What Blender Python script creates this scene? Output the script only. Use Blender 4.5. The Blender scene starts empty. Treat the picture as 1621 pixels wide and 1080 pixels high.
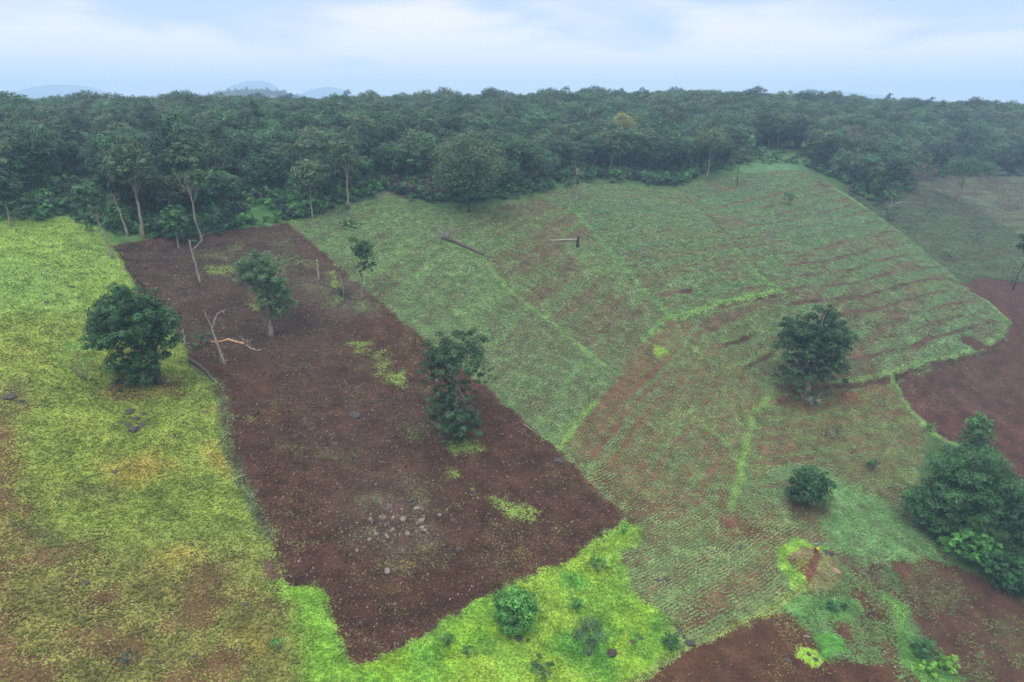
import bpy, math, random
import numpy as np
from mathutils import Vector, Matrix
R = math.radians
rng = np.random.default_rng(7)
random.seed(7)
scene = bpy.context.scene
C = scene.collection

# ------------------------------------------------------------ camera, sky, sun, exposure
CAMZ = 70.0
PITCH = R(19.0)
FPX = 1081.0                      # focal length in photograph pixels (1621 wide)
cam_d = bpy.data.cameras.new('camera')
cam_d.sensor_width = 36.0
cam_d.lens = 36.0 * FPX / 1621.0
cam_d.clip_start = 0.5
cam_d.clip_end = 30000
cam = bpy.data.objects.new('camera', cam_d)
cam.location = (0, 0, CAMZ)
cam.rotation_euler = (R(90) - PITCH, 0, 0)
C.objects.link(cam)
scene.camera = cam

SUN_EL, SUN_ROT = R(58), R(205)    # sun high, behind the camera and to the left
world = bpy.data.worlds.new('World')
scene.world = world
world.use_nodes = True
wn, wl = world.node_tree.nodes, world.node_tree.links
wn.clear()
w_out = wn.new('ShaderNodeOutputWorld')
bg_sky = wn.new('ShaderNodeBackground'); bg_sky.inputs[1].default_value = 0.12
bg_cl = wn.new('ShaderNodeBackground'); bg_cl.inputs[1].default_value = 1.0
mixw = wn.new('ShaderNodeMixShader')
sky = wn.new('ShaderNodeTexSky'); sky.sky_type = 'NISHITA'; sky.sun_disc = False
sky.sun_elevation = SUN_EL; sky.sun_rotation = SUN_ROT; sky.air_density = 1.2; sky.dust_density = 2.5
tc = wn.new('ShaderNodeTexCoord')
sep = wn.new('ShaderNodeSeparateXYZ'); wl.new(tc.outputs['Generated'], sep.inputs[0])
# clouds: project the view direction on a high layer
mx = wn.new('ShaderNodeMath'); mx.operation = 'MAXIMUM'; mx.inputs[1].default_value = 0.0
wl.new(sep.outputs[2], mx.inputs[0])
ad = wn.new('ShaderNodeMath'); ad.inputs[1].default_value = 0.13; wl.new(mx.outputs[0], ad.inputs[0])
dv = wn.new('ShaderNodeVectorMath'); dv.operation = 'DIVIDE'
cb = wn.new('ShaderNodeCombineXYZ')
for k in range(3): wl.new(ad.outputs[0], cb.inputs[k])
wl.new(tc.outputs['Generated'], dv.inputs[0]); wl.new(cb.outputs[0], dv.inputs[1])
nz = wn.new('ShaderNodeTexNoise'); nz.inputs['Scale'].default_value = 0.85; nz.inputs['Detail'].default_value = 5
nz.inputs['Roughness'].default_value = 0.45; nz.inputs['Distortion'].default_value = 0.3
mp = wn.new('ShaderNodeMapping'); mp.inputs['Location'].default_value = (3.1, 1.7, 0)
wl.new(dv.outputs[0], mp.inputs[0]); wl.new(mp.outputs[0], nz.inputs[0])
elev = wn.new('ShaderNodeMapRange')        # cloud deck thins upward, closes at the horizon
elev.inputs['From Min'].default_value = 0.035; elev.inputs['From Max'].default_value = 0.125
elev.inputs['To Min'].default_value = 0.25; elev.inputs['To Max'].default_value = -0.13
wl.new(sep.outputs[2], elev.inputs[0])
sm = wn.new('ShaderNodeMath'); wl.new(nz.outputs[0], sm.inputs[0]); wl.new(elev.outputs[0], sm.inputs[1])
mr = wn.new('ShaderNodeMapRange'); mr.interpolation_type = 'SMOOTHSTEP'
mr.inputs['From Min'].default_value = 0.33; mr.inputs['From Max'].default_value = 0.62
mr.inputs['To Min'].default_value = 0.15
wl.new(sm.outputs[0], mr.inputs[0])
ccol = wn.new('ShaderNodeMix'); ccol.data_type = 'RGBA'
ccol.inputs[6].default_value = (0.42, 0.55, 0.78, 1); ccol.inputs[7].default_value = (1.02, 0.90, 0.81, 1)
wl.new(mr.outputs[0], ccol.inputs[0])
zen = wn.new('ShaderNodeMapRange')         # an overcast sky is brightest overhead
zen.inputs['From Min'].default_value = 0.3; zen.inputs['From Max'].default_value = 0.9
zen.inputs['To Min'].default_value = 1.0; zen.inputs['To Max'].default_value = 2.9
wl.new(sep.outputs[2], zen.inputs[0]); wl.new(zen.outputs[0], bg_cl.inputs[1])
deck = wn.new('ShaderNodeMix'); deck.data_type = 'RGBA'    # the deck overhead is a neutral grey white
deck.inputs[7].default_value = (0.80, 0.78, 0.76, 1)
dk = wn.new('ShaderNodeMapRange'); dk.inputs['From Min'].default_value = 0.16; dk.inputs['From Max'].default_value = 0.4
wl.new(sep.outputs[2], dk.inputs[0]); wl.new(dk.outputs[0], deck.inputs[0]); wl.new(ccol.outputs[2], deck.inputs[6])
wl.new(deck.outputs[2], bg_cl.inputs[0])
wl.new(sky.outputs[0], bg_sky.inputs[0])
mixw.inputs[0].default_value = 0.88          # thin bright overcast over the sky
wl.new(bg_sky.outputs[0], mixw.inputs[1]); wl.new(bg_cl.outputs[0], mixw.inputs[2])
wl.new(mixw.outputs[0], w_out.inputs[0])

sun_d = bpy.data.lights.new('sun', 'SUN'); sun_d.energy = 1.5; sun_d.angle = R(14); sun_d.color = (1, 0.96, 0.9)
sun = bpy.data.objects.new('sun', sun_d)
sx, sy = math.sin(SUN_ROT), math.cos(SUN_ROT)
sun.rotation_euler = Vector((sx * math.cos(SUN_EL), sy * math.cos(SUN_EL), math.sin(SUN_EL))).to_track_quat('Z', 'Y').to_euler()
sun.location = (0, 0, 400)
C.objects.link(sun)
vs = scene.view_settings
vs.view_transform = 'Standard'; vs.look = 'None'; vs.exposure = 0.42; vs.gamma = 1; vs.use_curve_mapping = False
scene.cycles.max_bounces = 5
scene.cycles.diffuse_bounces = 3
scene.cycles.transmission_bounces = 3
scene.cycles.volume_bounces = 1
scene.cycles.use_denoising = True
scene.cycles.denoising_prefilter = 'NONE'     # keeps the fine crop and soil texture crisp
scene.cycles.denoising_input_passes = 'RGB_ALBEDO_NORMAL'

# ------------------------------------------------------------ helpers: noise, pixels, terrain
KALB = 1.9
def S(r, g, b, k=1.0):
    """colour as it looks in daylight (0-255) -> linear base colour"""
    o = []
    for c in (r, g, b):
        c /= 255
        c = c / 12.92 if c <= 0.04045 else ((c + 0.055) / 1.055) ** 2.4
        o.append(c * k / KALB)
    return np.array(o)

def _h(ix, iy, seed):
    n = (ix * 374761393 + iy * 668265263 + seed * 1442695041) & 0xFFFFFFFF
    n = ((n ^ (n >> 13)) * 1274126177) & 0xFFFFFFFF
    return ((n ^ (n >> 16)) & 0xFFFF) / 65535.0
def vn(x, y, seed=0):
    x = np.asarray(x, float); y = np.asarray(y, float)
    fx, fy = np.floor(x), np.floor(y)
    ix, iy = fx.astype(np.int64), fy.astype(np.int64)
    tx, ty = x - fx, y - fy
    tx = tx * tx * (3 - 2 * tx); ty = ty * ty * (3 - 2 * ty)
    a = _h(ix, iy, seed); b = _h(ix + 1, iy, seed); c = _h(ix, iy + 1, seed); d = _h(ix + 1, iy + 1, seed)
    return (a * (1 - tx) + b * tx) * (1 - ty) + (c * (1 - tx) + d * tx) * ty
def fbm(x, y, seed=0, o=3):
    s = 0; a = 1; t = 0
    for k in range(o):
        s = s + a * vn(x * 2 ** k + 17.3 * k, y * 2 ** k - 9.1 * k, seed + k); t += a; a *= 0.5
    return s / t
def sstep(a, b, v):
    t = np.clip((v - a) / (b - a), 0, 1)
    return t * t * (3 - 2 * t)

cP, sP = math.cos(PITCH), math.sin(PITCH)
def ray(px, py):
    u = (px - 810.5) / FPX; v = (540.0 - py) / FPX
    return np.array([u, cP + sP * v, -sP + cP * v])
# height control points: photo pixel and height relative to the camera
ctrl_px = [(1290,868,-60),(0,1080,-45),(300,1080,-48.5),(600,820,-50),(243,612,-38),(180,385,-26),(455,352,-26),
    (920,290,-24),(1270,270,-24),(1600,510,-48),(1280,610,-53),(1420,600,-54),(1621,480,-50.5),(1520,300,-34),
    (1621,940,-67),(1050,1080,-60.5),(560,1050,-52.5),(980,820,-56.3),(885,710,-51),(640,540,-40.5),(1050,510,-45.5),
    (0,350,-22),(0,700,-38),(1520,850,-64.5),(1250,465,-41),(1100,320,-29.5),(750,400,-31.5),(1430,400,-39),(1621,650,-57.5),
    (1430,310,-31.5),(430,530,-38.5),(1621,1080,-70),(0,520,-31)]
ctrl = []
for px, py, z in ctrl_px:
    d = ray(px, py); t = z / d[2]
    ctrl.append((d[0] * t, d[1] * t, z))
ctrl += [(-300,100,-20),(-230,300,-13),(-60,330,-10.5),(60,380,-8.5),(200,450,-8.5),(330,400,-14),(260,470,-10.5),(-400,600,-16),(0,600,-18),(400,700,-22),
         (0,-60,-72),(-150,-60,-52),(180,-30,-84),(220,100,-66),(330,200,-50),(-130,200,-16.5),(-40,240,-16),(120,340,-13),(330,300,-33)]
ctrl = np.array(ctrl)
def _tps():
    n = len(ctrl); P = ctrl[:, :2] / 100.0
    d = np.linalg.norm(P[:, None] - P[None], axis=2)
    K = np.where(d > 0, d * d * np.log(d + 1e-12), 0) + np.eye(n) * 0.004
    Q = np.hstack([np.ones((n, 1)), P])
    A = np.zeros((n + 3, n + 3)); A[:n, :n] = K; A[:n, n:] = Q; A[n:, :n] = Q.T
    return np.linalg.solve(A, np.concatenate([ctrl[:, 2], np.zeros(3)])), P
_w, _P = _tps()
def h0(x, y):
    x = np.atleast_1d(np.asarray(x, float)); y = np.atleast_1d(np.asarray(y, float))
    sh = x.shape; X = x.ravel() / 100; Y = y.ravel() / 100
    rr = np.hypot(X, Y - 2.5)
    k = np.where(rr > 9, 9 / np.maximum(rr, 1e-9), 1); Xc, Yc = X * k, (Y - 2.5) * k + 2.5
    z = _w[-3] + _w[-2] * Xc + _w[-1] * Yc
    for i in range(len(_P)):
        d2 = (Xc - _P[i, 0]) ** 2 + (Yc - _P[i, 1]) ** 2
        z = z + _w[i] * 0.5 * d2 * np.log(d2 + 1e-12)
    far = sstep(3.8, 8.0, rr)
    z = z * (1 - far) + (-38.0 + 10 * (fbm(X / 6, Y / 6, 91) - 0.5)) * far
    return (z + CAMZ).reshape(sh)
_T = np.concatenate([np.arange(20, 500, 1.0), np.geomspace(500, 2000, 100)])
def at_h(px, py, hf):
    d = ray(px, py)
    z = CAMZ + d[2] * _T - hf(d[0] * _T, d[1] * _T)
    i = int(np.argmax(z < 0))
    if z[i] >= 0: return None
    lo, hi = _T[max(i - 1, 0)], _T[i]
    for _ in range(12):
        m = (lo + hi) / 2
        if CAMZ + d[2] * m - hf(d[0] * m, d[1] * m)[0] < 0: hi = m
        else: lo = m
    return (d[0] * hi, d[1] * hi)
def P2(px, py):
    """the ground point seen at a photo pixel (x, y)"""
    r = at_h(px, py, h0)
    if r is None:
        d = ray(px, py); r = (d[0] * 600, d[1] * 600)
    return r
def W(pts): return np.array([P2(*p) for p in pts])

def sdf(poly, x, y):
    """signed distance, positive inside"""
    d = np.full(x.shape, 1e9); ins = np.zeros(x.shape, bool)
    n = len(poly)
    for i in range(n):
        ax, ay = poly[i]; bx, by = poly[(i + 1) % n]
        ex, ey = bx - ax, by - ay
        t = np.clip(((x - ax) * ex + (y - ay) * ey) / (ex * ex + ey * ey + 1e-9), 0, 1)
        d = np.minimum(d, (x - ax - t * ex) ** 2 + (y - ay - t * ey) ** 2)
        c = ((ay > y) != (by > y)) & (x < (bx - ax) * (y - ay) / (by - ay + 1e-12) + ax)
        ins ^= c
    return np.where(ins, 1, -1) * np.sqrt(d)
def pdist(line, x, y):
    d = np.full(x.shape, 1e9)
    for i in range(len(line) - 1):
        ax, ay = line[i]; bx, by = line[i + 1]
        ex, ey = bx - ax, by - ay
        t = np.clip(((x - ax) * ex + (y - ay) * ey) / (ex * ex + ey * ey + 1e-9), 0, 1)
        d = np.minimum(d, (x - ax - t * ex) ** 2 + (y - ay - t * ey) ** 2)
    return np.sqrt(d)
def pside(line, x, y):
    """signed distance to a short line, + on its uphill (left) side, and a fade to its ends"""
    best = np.full(x.shape, 1e9); sg = np.ones(x.shape)
    for i in range(len(line) - 1):
        ax, ay = line[i]; bx, by = line[i + 1]
        ex, ey = bx - ax, by - ay
        t = np.clip(((x - ax) * ex + (y - ay) * ey) / (ex * ex + ey * ey + 1e-9), 0, 1)
        d = (x - ax - t * ex) ** 2 + (y - ay - t * ey) ** 2
        s = np.sign(ex * (y - ay) - ey * (x - ax))
        m = d < best
        best = np.where(m, d, best); sg = np.where(m, s, sg)
    return np.sqrt(best) * sg

# ------------------------------------------------------------ field outlines (photo pixels)
PLOUGH = [(180,388),(240,378),(300,372),(380,362),(455,352),(495,385),(545,428),(590,468),(640,515),(700,560),(765,610),(830,668),(885,715),
          (930,757),(975,795),(990,815),(978,835),(940,858),(880,893),(840,912),(780,942),(716,967),(660,1010),(575,1056),(552,1048),(540,1005),
          (520,950),(508,920),(470,928),(452,922),(440,880),(405,800),(380,740),(362,700),(352,640),(345,605),(300,570),(290,540),(240,470),(215,465),(205,430)]
PASTURE = [(-400,1400),(-600,900),(-500,340),(0,350),(90,345),(150,352),(178,388),(205,430),(215,465),(240,470),(290,540),(300,570),(345,605),
           (352,640),(362,700),(380,740),(405,800),(440,880),(452,922),(470,928),(508,920),(520,950),(540,1005),(552,1048),(575,1056),(660,1010),(716,967),
           (780,942),(840,912),(880,893),(940,858),(978,838),(992,812),(1012,828),(1020,848),(985,880),(1000,930),(1050,975),(1085,1000),(1085,1030),(1030,1075),(960,1110),(700,1300)]
BRIGHT = [(500,925),(520,950),(540,1005),(552,1048),(575,1056),(660,1010),(716,967),(780,942),(840,912),(880,893),(940,858),(978,835),(992,812),
          (1014,828),(1022,850),(985,880),(1000,930),(1050,975),(1075,1000),(1070,1035),(1010,1070),(960,1100),(560,1120),(540,1080),(500,1000)]
CROP = [(455,352),(500,338),(560,322),(620,310),(690,330),(760,330),(850,312),(920,290),(1000,292),(1060,305),(1100,290),(1180,275),(1270,270),
        (1320,296),(1380,335),(1430,372),(1500,432),(1560,475),(1602,512),(1585,545),(1560,562),(1480,585),(1415,605),(1440,650),(1470,680),
        (1430,800),(1500,880),(1390,890),(1330,875),(1285,890),(1250,945),(1170,985),(1085,1030),(1085,1000),(1050,975),(1000,930),(985,880),(1020,848),(1012,828),
        (985,808),(930,757),(885,715),(830,668),(765,610),(700,560),(640,515),(590,468),(545,428),(495,385)]
REDSE = [(1415,605),(1480,585),(1560,562),(1588,545),(1604,512),(1570,480),(1520,450),(1560,440),(1700,450),(1900,560),(1900,900),(1700,860),(1600,760),(1550,690),(1500,700),(1440,650)]
NEFIELD = [(1335,300),(1420,272),(1500,262),(1700,262),(1750,300),(1900,500),(1700,452),(1560,440),(1540,462),(1500,432),(1430,372),(1380,335)]
REDBL = [(1030,1075),(1085,1035),(1170,985),(1225,962),(1262,975),(1285,1005),(1300,1040),(1330,1050),(1400,1050),(1430,1090),(1400,1200),(900,1200),(960,1110)]
DARKBR = [(1410,890),(1460,882),(1510,890),(1560,915),(1621,950),(1750,1010),(1800,1250),(1560,1200),(1500,1040),(1450,985),(1430,940)]
FOREST_EDGE = [(-300,345),(-60,345),(60,345),(100,340),(140,350),(200,368),(280,380),(330,372),(400,352),(450,346),(500,335),(560,318),(610,300),(660,312),
               (700,322),(760,322),(850,306),(900,285),(1000,286),(1060,296),(1100,280),(1180,262),(1270,262),(1330,286),(1385,325),(1420,304),(1440,285),(1500,276),(1580,280),(1700,280)]
LEDGES = [([(1085,503),(1130,490),(1180,477),(1238,466)], .7), ([(1148,546),(1196,530)], .5), ([(1183,582),(1222,560)], .45),
          ([(1232,640),(1262,622),(1300,614),(1370,610),(1415,603)], .6), ([(1415,603),(1450,588),(1500,576),(1560,562),(1590,540)], .7)]
LEDGES = [(W(p), a) for p, a in LEDGES]
MOUND = W([(1240,885),(1262,862),(1290,868),(1320,880),(1335,905),(1322,930),(1290,940),(1255,925)])
PLOUGH_W, PASTURE_W, CROP_W = W(PLOUGH), W([p for p in PASTURE]), W(CROP)

def hfull(x, y):
    x = np.atleast_1d(np.asarray(x, float)); y = np.atleast_1d(np.asarray(y, float))
    z = h0(x, y)
    near = 1 - sstep(300, 600, np.hypot(x, y))
    z = z + near * (1.1 * (fbm(x / 23, y / 23, 5) - .5) + .35 * (fbm(x / 4.1, y / 4.1, 9, 2) - .5))
    for ln, a in LEDGES:
        x0, y0 = ln.min(0) - 14; x1, y1 = ln.max(0) + 14
        m = (x > x0) & (x < x1) & (y > y0) & (y < y1)
        if m.any():
            s = pside(ln, x[m], y[m])
            a = a * .75; z[m] += a * (sstep(-.25, .35, s)) * np.exp(-(s / 7) ** 2) - .4 * a * np.exp(-((s + .5) / .5) ** 2)
    m = (np.abs(x - MOUND[:, 0].mean()) < 18) & (np.abs(y - MOUND[:, 1].mean()) < 18)
    if m.any():
        z[m] += 1.0 * sstep(-1.5, 2.5, sdf(MOUND, x[m], y[m]))
    return z
def G(px, py):
    x, y = P2(px, py)
    return Vector((x, y, float(hfull(x, y)[0])))
def Gxy(x, y): return float(hfull(x, y)[0])
def mpp(p):
    """metres per photo pixel at a world point"""
    return (p[1] * cP - (p[2] - CAMZ) * sP) / FPX

# ------------------------------------------------------------ object helpers
def tag(o, label=None, cat=None, group=None, kind=None):
    if label: o['label'] = label
    if cat: o['category'] = cat
    if group: o['group'] = group
    if kind: o['kind'] = kind
    return o
def mesh_np(name, V, F, mat=None, attrs=None, smooth=False):
    """V (n,3); F (m,k) all faces of the same size, or a list of them"""
    me = bpy.data.meshes.new(name)
    V = np.asarray(V, np.float32)
    Fs = F if isinstance(F, list) else [F]
    me.vertices.add(len(V)); me.vertices.foreach_set('co', V.ravel())
    loops = np.concatenate([f.ravel() for f in Fs]).astype(np.int32)
    sizes = np.concatenate([np.full(len(f), f.shape[1]) for f in Fs]).astype(np.int32)
    me.loops.add(len(loops)); me.loops.foreach_set('vertex_index', loops)
    me.polygons.add(len(sizes))
    me.polygons.foreach_set('loop_start', np.concatenate([[0], np.cumsum(sizes)[:-1]]).astype(np.int32))
    if smooth: me.polygons.foreach_set('use_smooth', np.ones(len(sizes), bool))
    for k, a in (attrs or {}).items():
        a = np.asarray(a, np.float32)
        if a.ndim == 1:
            t = me.attributes.new(k, 'FLOAT', 'POINT'); t.data.foreach_set('value', a)
        else:
            t = me.attributes.new(k, 'FLOAT_VECTOR', 'POINT'); t.data.foreach_set('vector', a.ravel())
    me.update(calc_edges=True)
    if mat: me.materials.append(mat)
    return me
def ob(name, me, parent=None):
    o = bpy.data.objects.new(name, me); C.objects.link(o)
    if parent is not None: o.parent = parent
    return o
def empty(name, loc, rz=0.0, scale=1.0):
    o = bpy.data.objects.new(name, None); C.objects.link(o)
    o.empty_display_size = 0.5
    o.location = loc; o.rotation_euler = (0, 0, rz)
    o.scale = (scale,) * 3 if np.isscalar(scale) else scale
    return o
def tube(path, rad, sides=7, cap=True):
    path = np.asarray(path, float); n = len(path)
    rad = np.broadcast_to(np.asarray(rad, float), (n,))
    V = []; T = np.gradient(path, axis=0); T /= np.linalg.norm(T, axis=1)[:, None] + 1e-9
    ref = np.array([1.0, 0.13, 0.07])
    if abs(np.dot(T[0], ref)) > .9: ref = np.array([0.1, 1.0, 0.0])
    a = np.linspace(0, 2 * np.pi, sides, endpoint=False)
    for i in range(n):
        u = np.cross(T[i], ref); u /= np.linalg.norm(u) + 1e-9; v = np.cross(T[i], u)
        V.append(path[i] + rad[i] * (np.cos(a)[:, None] * u + np.sin(a)[:, None] * v))
    V = np.concatenate(V)
    F = []
    for i in range(n - 1):
        for k in range(sides):
            k2 = (k + 1) % sides
            F.append((i * sides + k, i * sides + k2, (i + 1) * sides + k2, (i + 1) * sides + k))
    if cap:
        V = np.vstack([V, path[:1], path[-1:]]); c0, c1 = len(V) - 2, len(V) - 1
        for k in range(sides):
            k2 = (k + 1) % sides
            F.append((c0, k2, k, c0)); F.append((c1, (n - 1) * sides + k, (n - 1) * sides + k2, c1))
    return V, F
def join(parts):
    V = []; Q = []; T = []; o = 0
    for v, f in parts:
        V.append(v)
        for q in f:
            if len(q) == 4 and q[0] == q[3]: T.append([q[0] + o, q[1] + o, q[2] + o])
            elif len(q) == 3: T.append([i + o for i in q])
            else: Q.append([i + o for i in q])
        o += len(v)
    Fs = []
    if Q: Fs.append(np.array(Q))
    if T: Fs.append(np.array(T))
    return np.concatenate(V), Fs

# ------------------------------------------------------------ materials
def mat_new(name, rough=0.9, spec=0.15):
    m = bpy.data.materials.new(name); m.use_nodes = True
    b = m.node_tree.nodes['Principled BSDF']
    b.inputs['Roughness'].default_value = rough
    b.inputs['Specular IOR Level'].default_value = spec
    return m, m.node_tree.nodes, m.node_tree.links, b
def nmath(n, l, op, a, b=None, c=None):
    x = n.new('ShaderNodeMath'); x.operation = op
    for i, v in enumerate((a, b, c)):
        if v is None: continue
        if isinstance(v, (int, float)): x.inputs[i].default_value = v
        else: l.new(v, x.inputs[i])
    return x.outputs[0]
def nrange(n, l, v, a, b, c, d, smooth=False):
    x = n.new('ShaderNodeMapRange')
    if smooth: x.interpolation_type = 'SMOOTHSTEP'
    l.new(v, x.inputs[0])
    for i, q in enumerate((a, b, c, d)): x.inputs[i + 1].default_value = q
    return x.outputs[0]
def nnoise(n, l, vec, scale, detail=2, rough=.5):
    x = n.new('ShaderNodeTexNoise'); x.inputs['Scale'].default_value = scale
    x.inputs['Detail'].default_value = detail; x.inputs['Roughness'].default_value = rough
    if vec is not None: l.new(vec, x.inputs[0])
    return x.outputs[0]
def nscale(n, l, col, f):
    x = n.new('ShaderNodeVectorMath'); x.operation = 'SCALE'
    l.new(col, x.inputs[0]); l.new(f, x.inputs['Scale'])
    return x.outputs[0]
def nmix(n, l, f, a, b):
    x = n.new('ShaderNodeMix'); x.data_type = 'RGBA'
    for s, v in ((0, f), (6, a), (7, b)):
        if isinstance(v, (int, float)): x.inputs[s].default_value = v
        elif isinstance(v, (tuple, list, np.ndarray)): x.inputs[s].default_value = (*[float(q) for q in v[:3]], 1)
        else: l.new(v, x.inputs[s])
    return x.outputs[2]
def nattr(n, name, typ='GEOMETRY'):
    x = n.new('ShaderNodeAttribute'); x.attribute_name = name; x.attribute_type = typ
    return x

ROWSP = .46                       # metres between planting rows
def ground_material():
    m, n, l, b = mat_new('ground soil and plants', .95, .08)
    geo = n.new('ShaderNodeNewGeometry'); pos = geo.outputs['Position']
    soil = nattr(n, 'soil').outputs['Vector']; veg = nattr(n, 'veg').outputs['Vector']
    cover = nattr(n, 'cover').outputs['Fac']; rock = nattr(n, 'stony').outputs['Fac']
    n1 = nnoise(n, l, pos, 4.6, 3, .62); n2 = nnoise(n, l, pos, .55, 3, .55); n3 = nnoise(n, l, pos, 9.0, 2, .6)
    n1r = nrange(n, l, n1, .28, .72, 0, 1); n2r = nrange(n, l, n2, .3, .7, -.15, .15)
    rp = nattr(n, 'rowpos').outputs['Fac']; ra = nattr(n, 'rowamp').outputs['Fac']
    wave = nmath(n, l, 'MULTIPLY', nmath(n, l, 'COSINE', nmath(n, l, 'MULTIPLY', rp, 2 * math.pi / ROWSP)), nmath(n, l, 'MULTIPLY', ra, .13))
    s = nmath(n, l, 'ADD', nmath(n, l, 'ADD', nmath(n, l, 'ADD', n1r, cover), n2r), wave)
    fac = nrange(n, l, s, .86, 1.14, 0, 1, True)
    vs_ = nmath(n, l, 'MULTIPLY', nrange(n, l, n3, .3, .7, .6, 1.4), nrange(n, l, n1, .3, .7, .62, 1.38))
    ss_ = nmath(n, l, 'MULTIPLY', nrange(n, l, n1, .3, .7, .55, 1.45), nrange(n, l, n2, .3, .7, .8, 1.2))
    vcol = nscale(n, l, veg, vs_); scol = nscale(n, l, soil, ss_)
    # small pale stones showing in the soil
    vor = n.new('ShaderNodeTexVoronoi'); vor.inputs['Scale'].default_value = 1.7; l.new(pos, vor.inputs[0])
    st = nrange(n, l, vor.outputs['Distance'], .05, .11, 1, 0)
    pick = n.new('ShaderNodeSeparateColor'); l.new(vor.outputs['Color'], pick.inputs[0])
    pk = nmath(n, l, 'LESS_THAN', pick.outputs[0], rock)
    scol = nmix(n, l, nmath(n, l, 'MULTIPLY', st, pk), scol, S(185, 165, 145))
    col = nmix(n, l, fac, scol, vcol)
    l.new(col, b.inputs['Base Color'])
    bp = n.new('ShaderNodeBump'); bp.inputs['Strength'].default_value = .8; bp.inputs['Distance'].default_value = .2
    hh = nmath(n, l, 'ADD', nmath(n, l, 'MULTIPLY', n1, .7), nmath(n, l, 'MULTIPLY', n3, .3))
    l.new(hh, bp.inputs['Height']); l.new(bp.outputs[0], b.inputs['Normal'])
    return m
M_GROUND = ground_material()

def leaf_material(name, col, col2, var=.35, transl=.22):
    m, n, l, b = mat_new(name, .6, .25)
    geo = n.new('ShaderNodeNewGeometry'); oi = n.new('ShaderNodeObjectInfo')
    tint = nattr(n, 'tint').outputs['Fac']
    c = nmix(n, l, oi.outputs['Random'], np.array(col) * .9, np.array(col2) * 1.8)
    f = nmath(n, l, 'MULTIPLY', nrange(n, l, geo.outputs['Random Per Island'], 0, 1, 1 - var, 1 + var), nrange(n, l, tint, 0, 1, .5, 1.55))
    c2 = nscale(n, l, c, f)
    l.new(c2, b.inputs['Base Color'])
    tr = n.new('ShaderNodeBsdfTranslucent'); l.new(c2, tr.inputs[0])
    mxs = n.new('ShaderNodeMixShader'); mxs.inputs[0].default_value = transl
    l.new(b.outputs[0], mxs.inputs[1]); l.new(tr.outputs[0], mxs.inputs[2])
    l.new(mxs.outputs[0], n['Material Output'].inputs[0])
    return m
def bark_material(name, col, col2, scale=4):
    m, n, l, b = mat_new(name, .9, .1)
    tcn = n.new('ShaderNodeTexCoord')
    mpn = n.new('ShaderNodeMapping'); mpn.inputs['Scale'].default_value = (1, 1, .25); l.new(tcn.outputs['Object'], mpn.inputs[0])
    nn = nnoise(n, l, mpn.outputs[0], scale, 4, .65)
    l.new(nmix(n, l, nrange(n, l, nn, .35, .65, 0, 1), col, col2), b.inputs['Base Color'])
    bp = n.new('ShaderNodeBump'); bp.inputs['Distance'].default_value = .05; l.new(nn, bp.inputs['Height']); l.new(bp.outputs[0], b.inputs['Normal'])
    return m
def plant_material(name, transl=.25):
    """colour carried by each plant of the scattered ground cover"""
    m, n, l, b = mat_new(name, .65, .2)
    geo = n.new('ShaderNodeNewGeometry')
    a = nattr(n, 'col', 'INSTANCER').outputs['Vector']
    c = nscale(n, l, a, nrange(n, l, geo.outputs['Random Per Island'], 0, 1, .7, 1.3))
    l.new(c, b.inputs['Base Color'])
    tr = n.new('ShaderNodeBsdfTranslucent'); l.new(c, tr.inputs[0])
    mxs = n.new('ShaderNodeMixShader'); mxs.inputs[0].default_value = transl
    l.new(b.outputs[0], mxs.inputs[1]); l.new(tr.outputs[0], mxs.inputs[2])
    l.new(mxs.outputs[0], n['Material Output'].inputs[0])
    return m
def simple(name, col, rough=.85, var=.25, scale=6, bump=.03):
    m, n, l, b = mat_new(name, rough, .2)
    tcn = n.new('ShaderNodeTexCoord')
    nn = nnoise(n, l, tcn.outputs['Object'], scale, 4, .6)
    l.new(nmix(n, l, nrange(n, l, nn, .3, .7, 0, 1), np.array(col) * (1 - var), np.array(col) * (1 + var)), b.inputs['Base Color'])
    bp = n.new('ShaderNodeBump'); bp.inputs['Distance'].default_value = bump; l.new(nn, bp.inputs['Height']); l.new(bp.outputs[0], b.inputs['Normal'])
    return m

L_DARK = leaf_material('dark leaves', S(64, 106, 64), S(70, 114, 66))
L_FOR = leaf_material('forest leaves', S(46, 86, 64), S(68, 104, 70))
L_FOR2 = leaf_material('olive forest leaves', S(70, 98, 68), S(86, 106, 74))
L_GREY = leaf_material('grey green leaves', S(88, 114, 90), S(104, 124, 96))
L_DUSK = leaf_material('dusty green leaves', S(70, 104, 70), S(80, 112, 76))
L_MID = leaf_material('mid green leaves', S(64, 120, 66), S(80, 136, 70))
L_YEL = leaf_material('yellowish leaves', S(140, 140, 78), S(150, 150, 80))
L_PALE = leaf_material('pale blossom leaves', S(165, 165, 130), S(175, 175, 140))
L_BROWN = leaf_material('dry leaves', S(125, 105, 95), S(110, 98, 85))
L_SHRUB = leaf_material('shrub leaves', S(70, 125, 72), S(84, 140, 66))
L_BRUSH = leaf_material('bright weed leaves', S(120, 175, 65), S(110, 165, 60))
B_DARK = bark_material('dark bark', S(72, 66, 58), S(98, 90, 80))
B_PALE = bark_material('pale bark', S(190, 180, 162), S(140, 130, 116))
B_DEAD = bark_material('bleached dead wood', S(198, 188, 180), S(150, 140, 134))
B_GREY = bark_material('weathered grey bark', S(128, 118, 112), S(84, 78, 74))
B_CHAR = bark_material('charred wood', S(52, 48, 48), S(80, 74, 72))
B_STRIP = bark_material('freshly stripped wood', S(240, 196, 150), S(215, 165, 125))
M_ROCKD = simple('dark lichen rock', S(90, 84, 82), .9, .3, 3)
M_ROCKL = simple('pale grey rock', S(150, 138, 132), .9, .4, 3)
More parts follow.
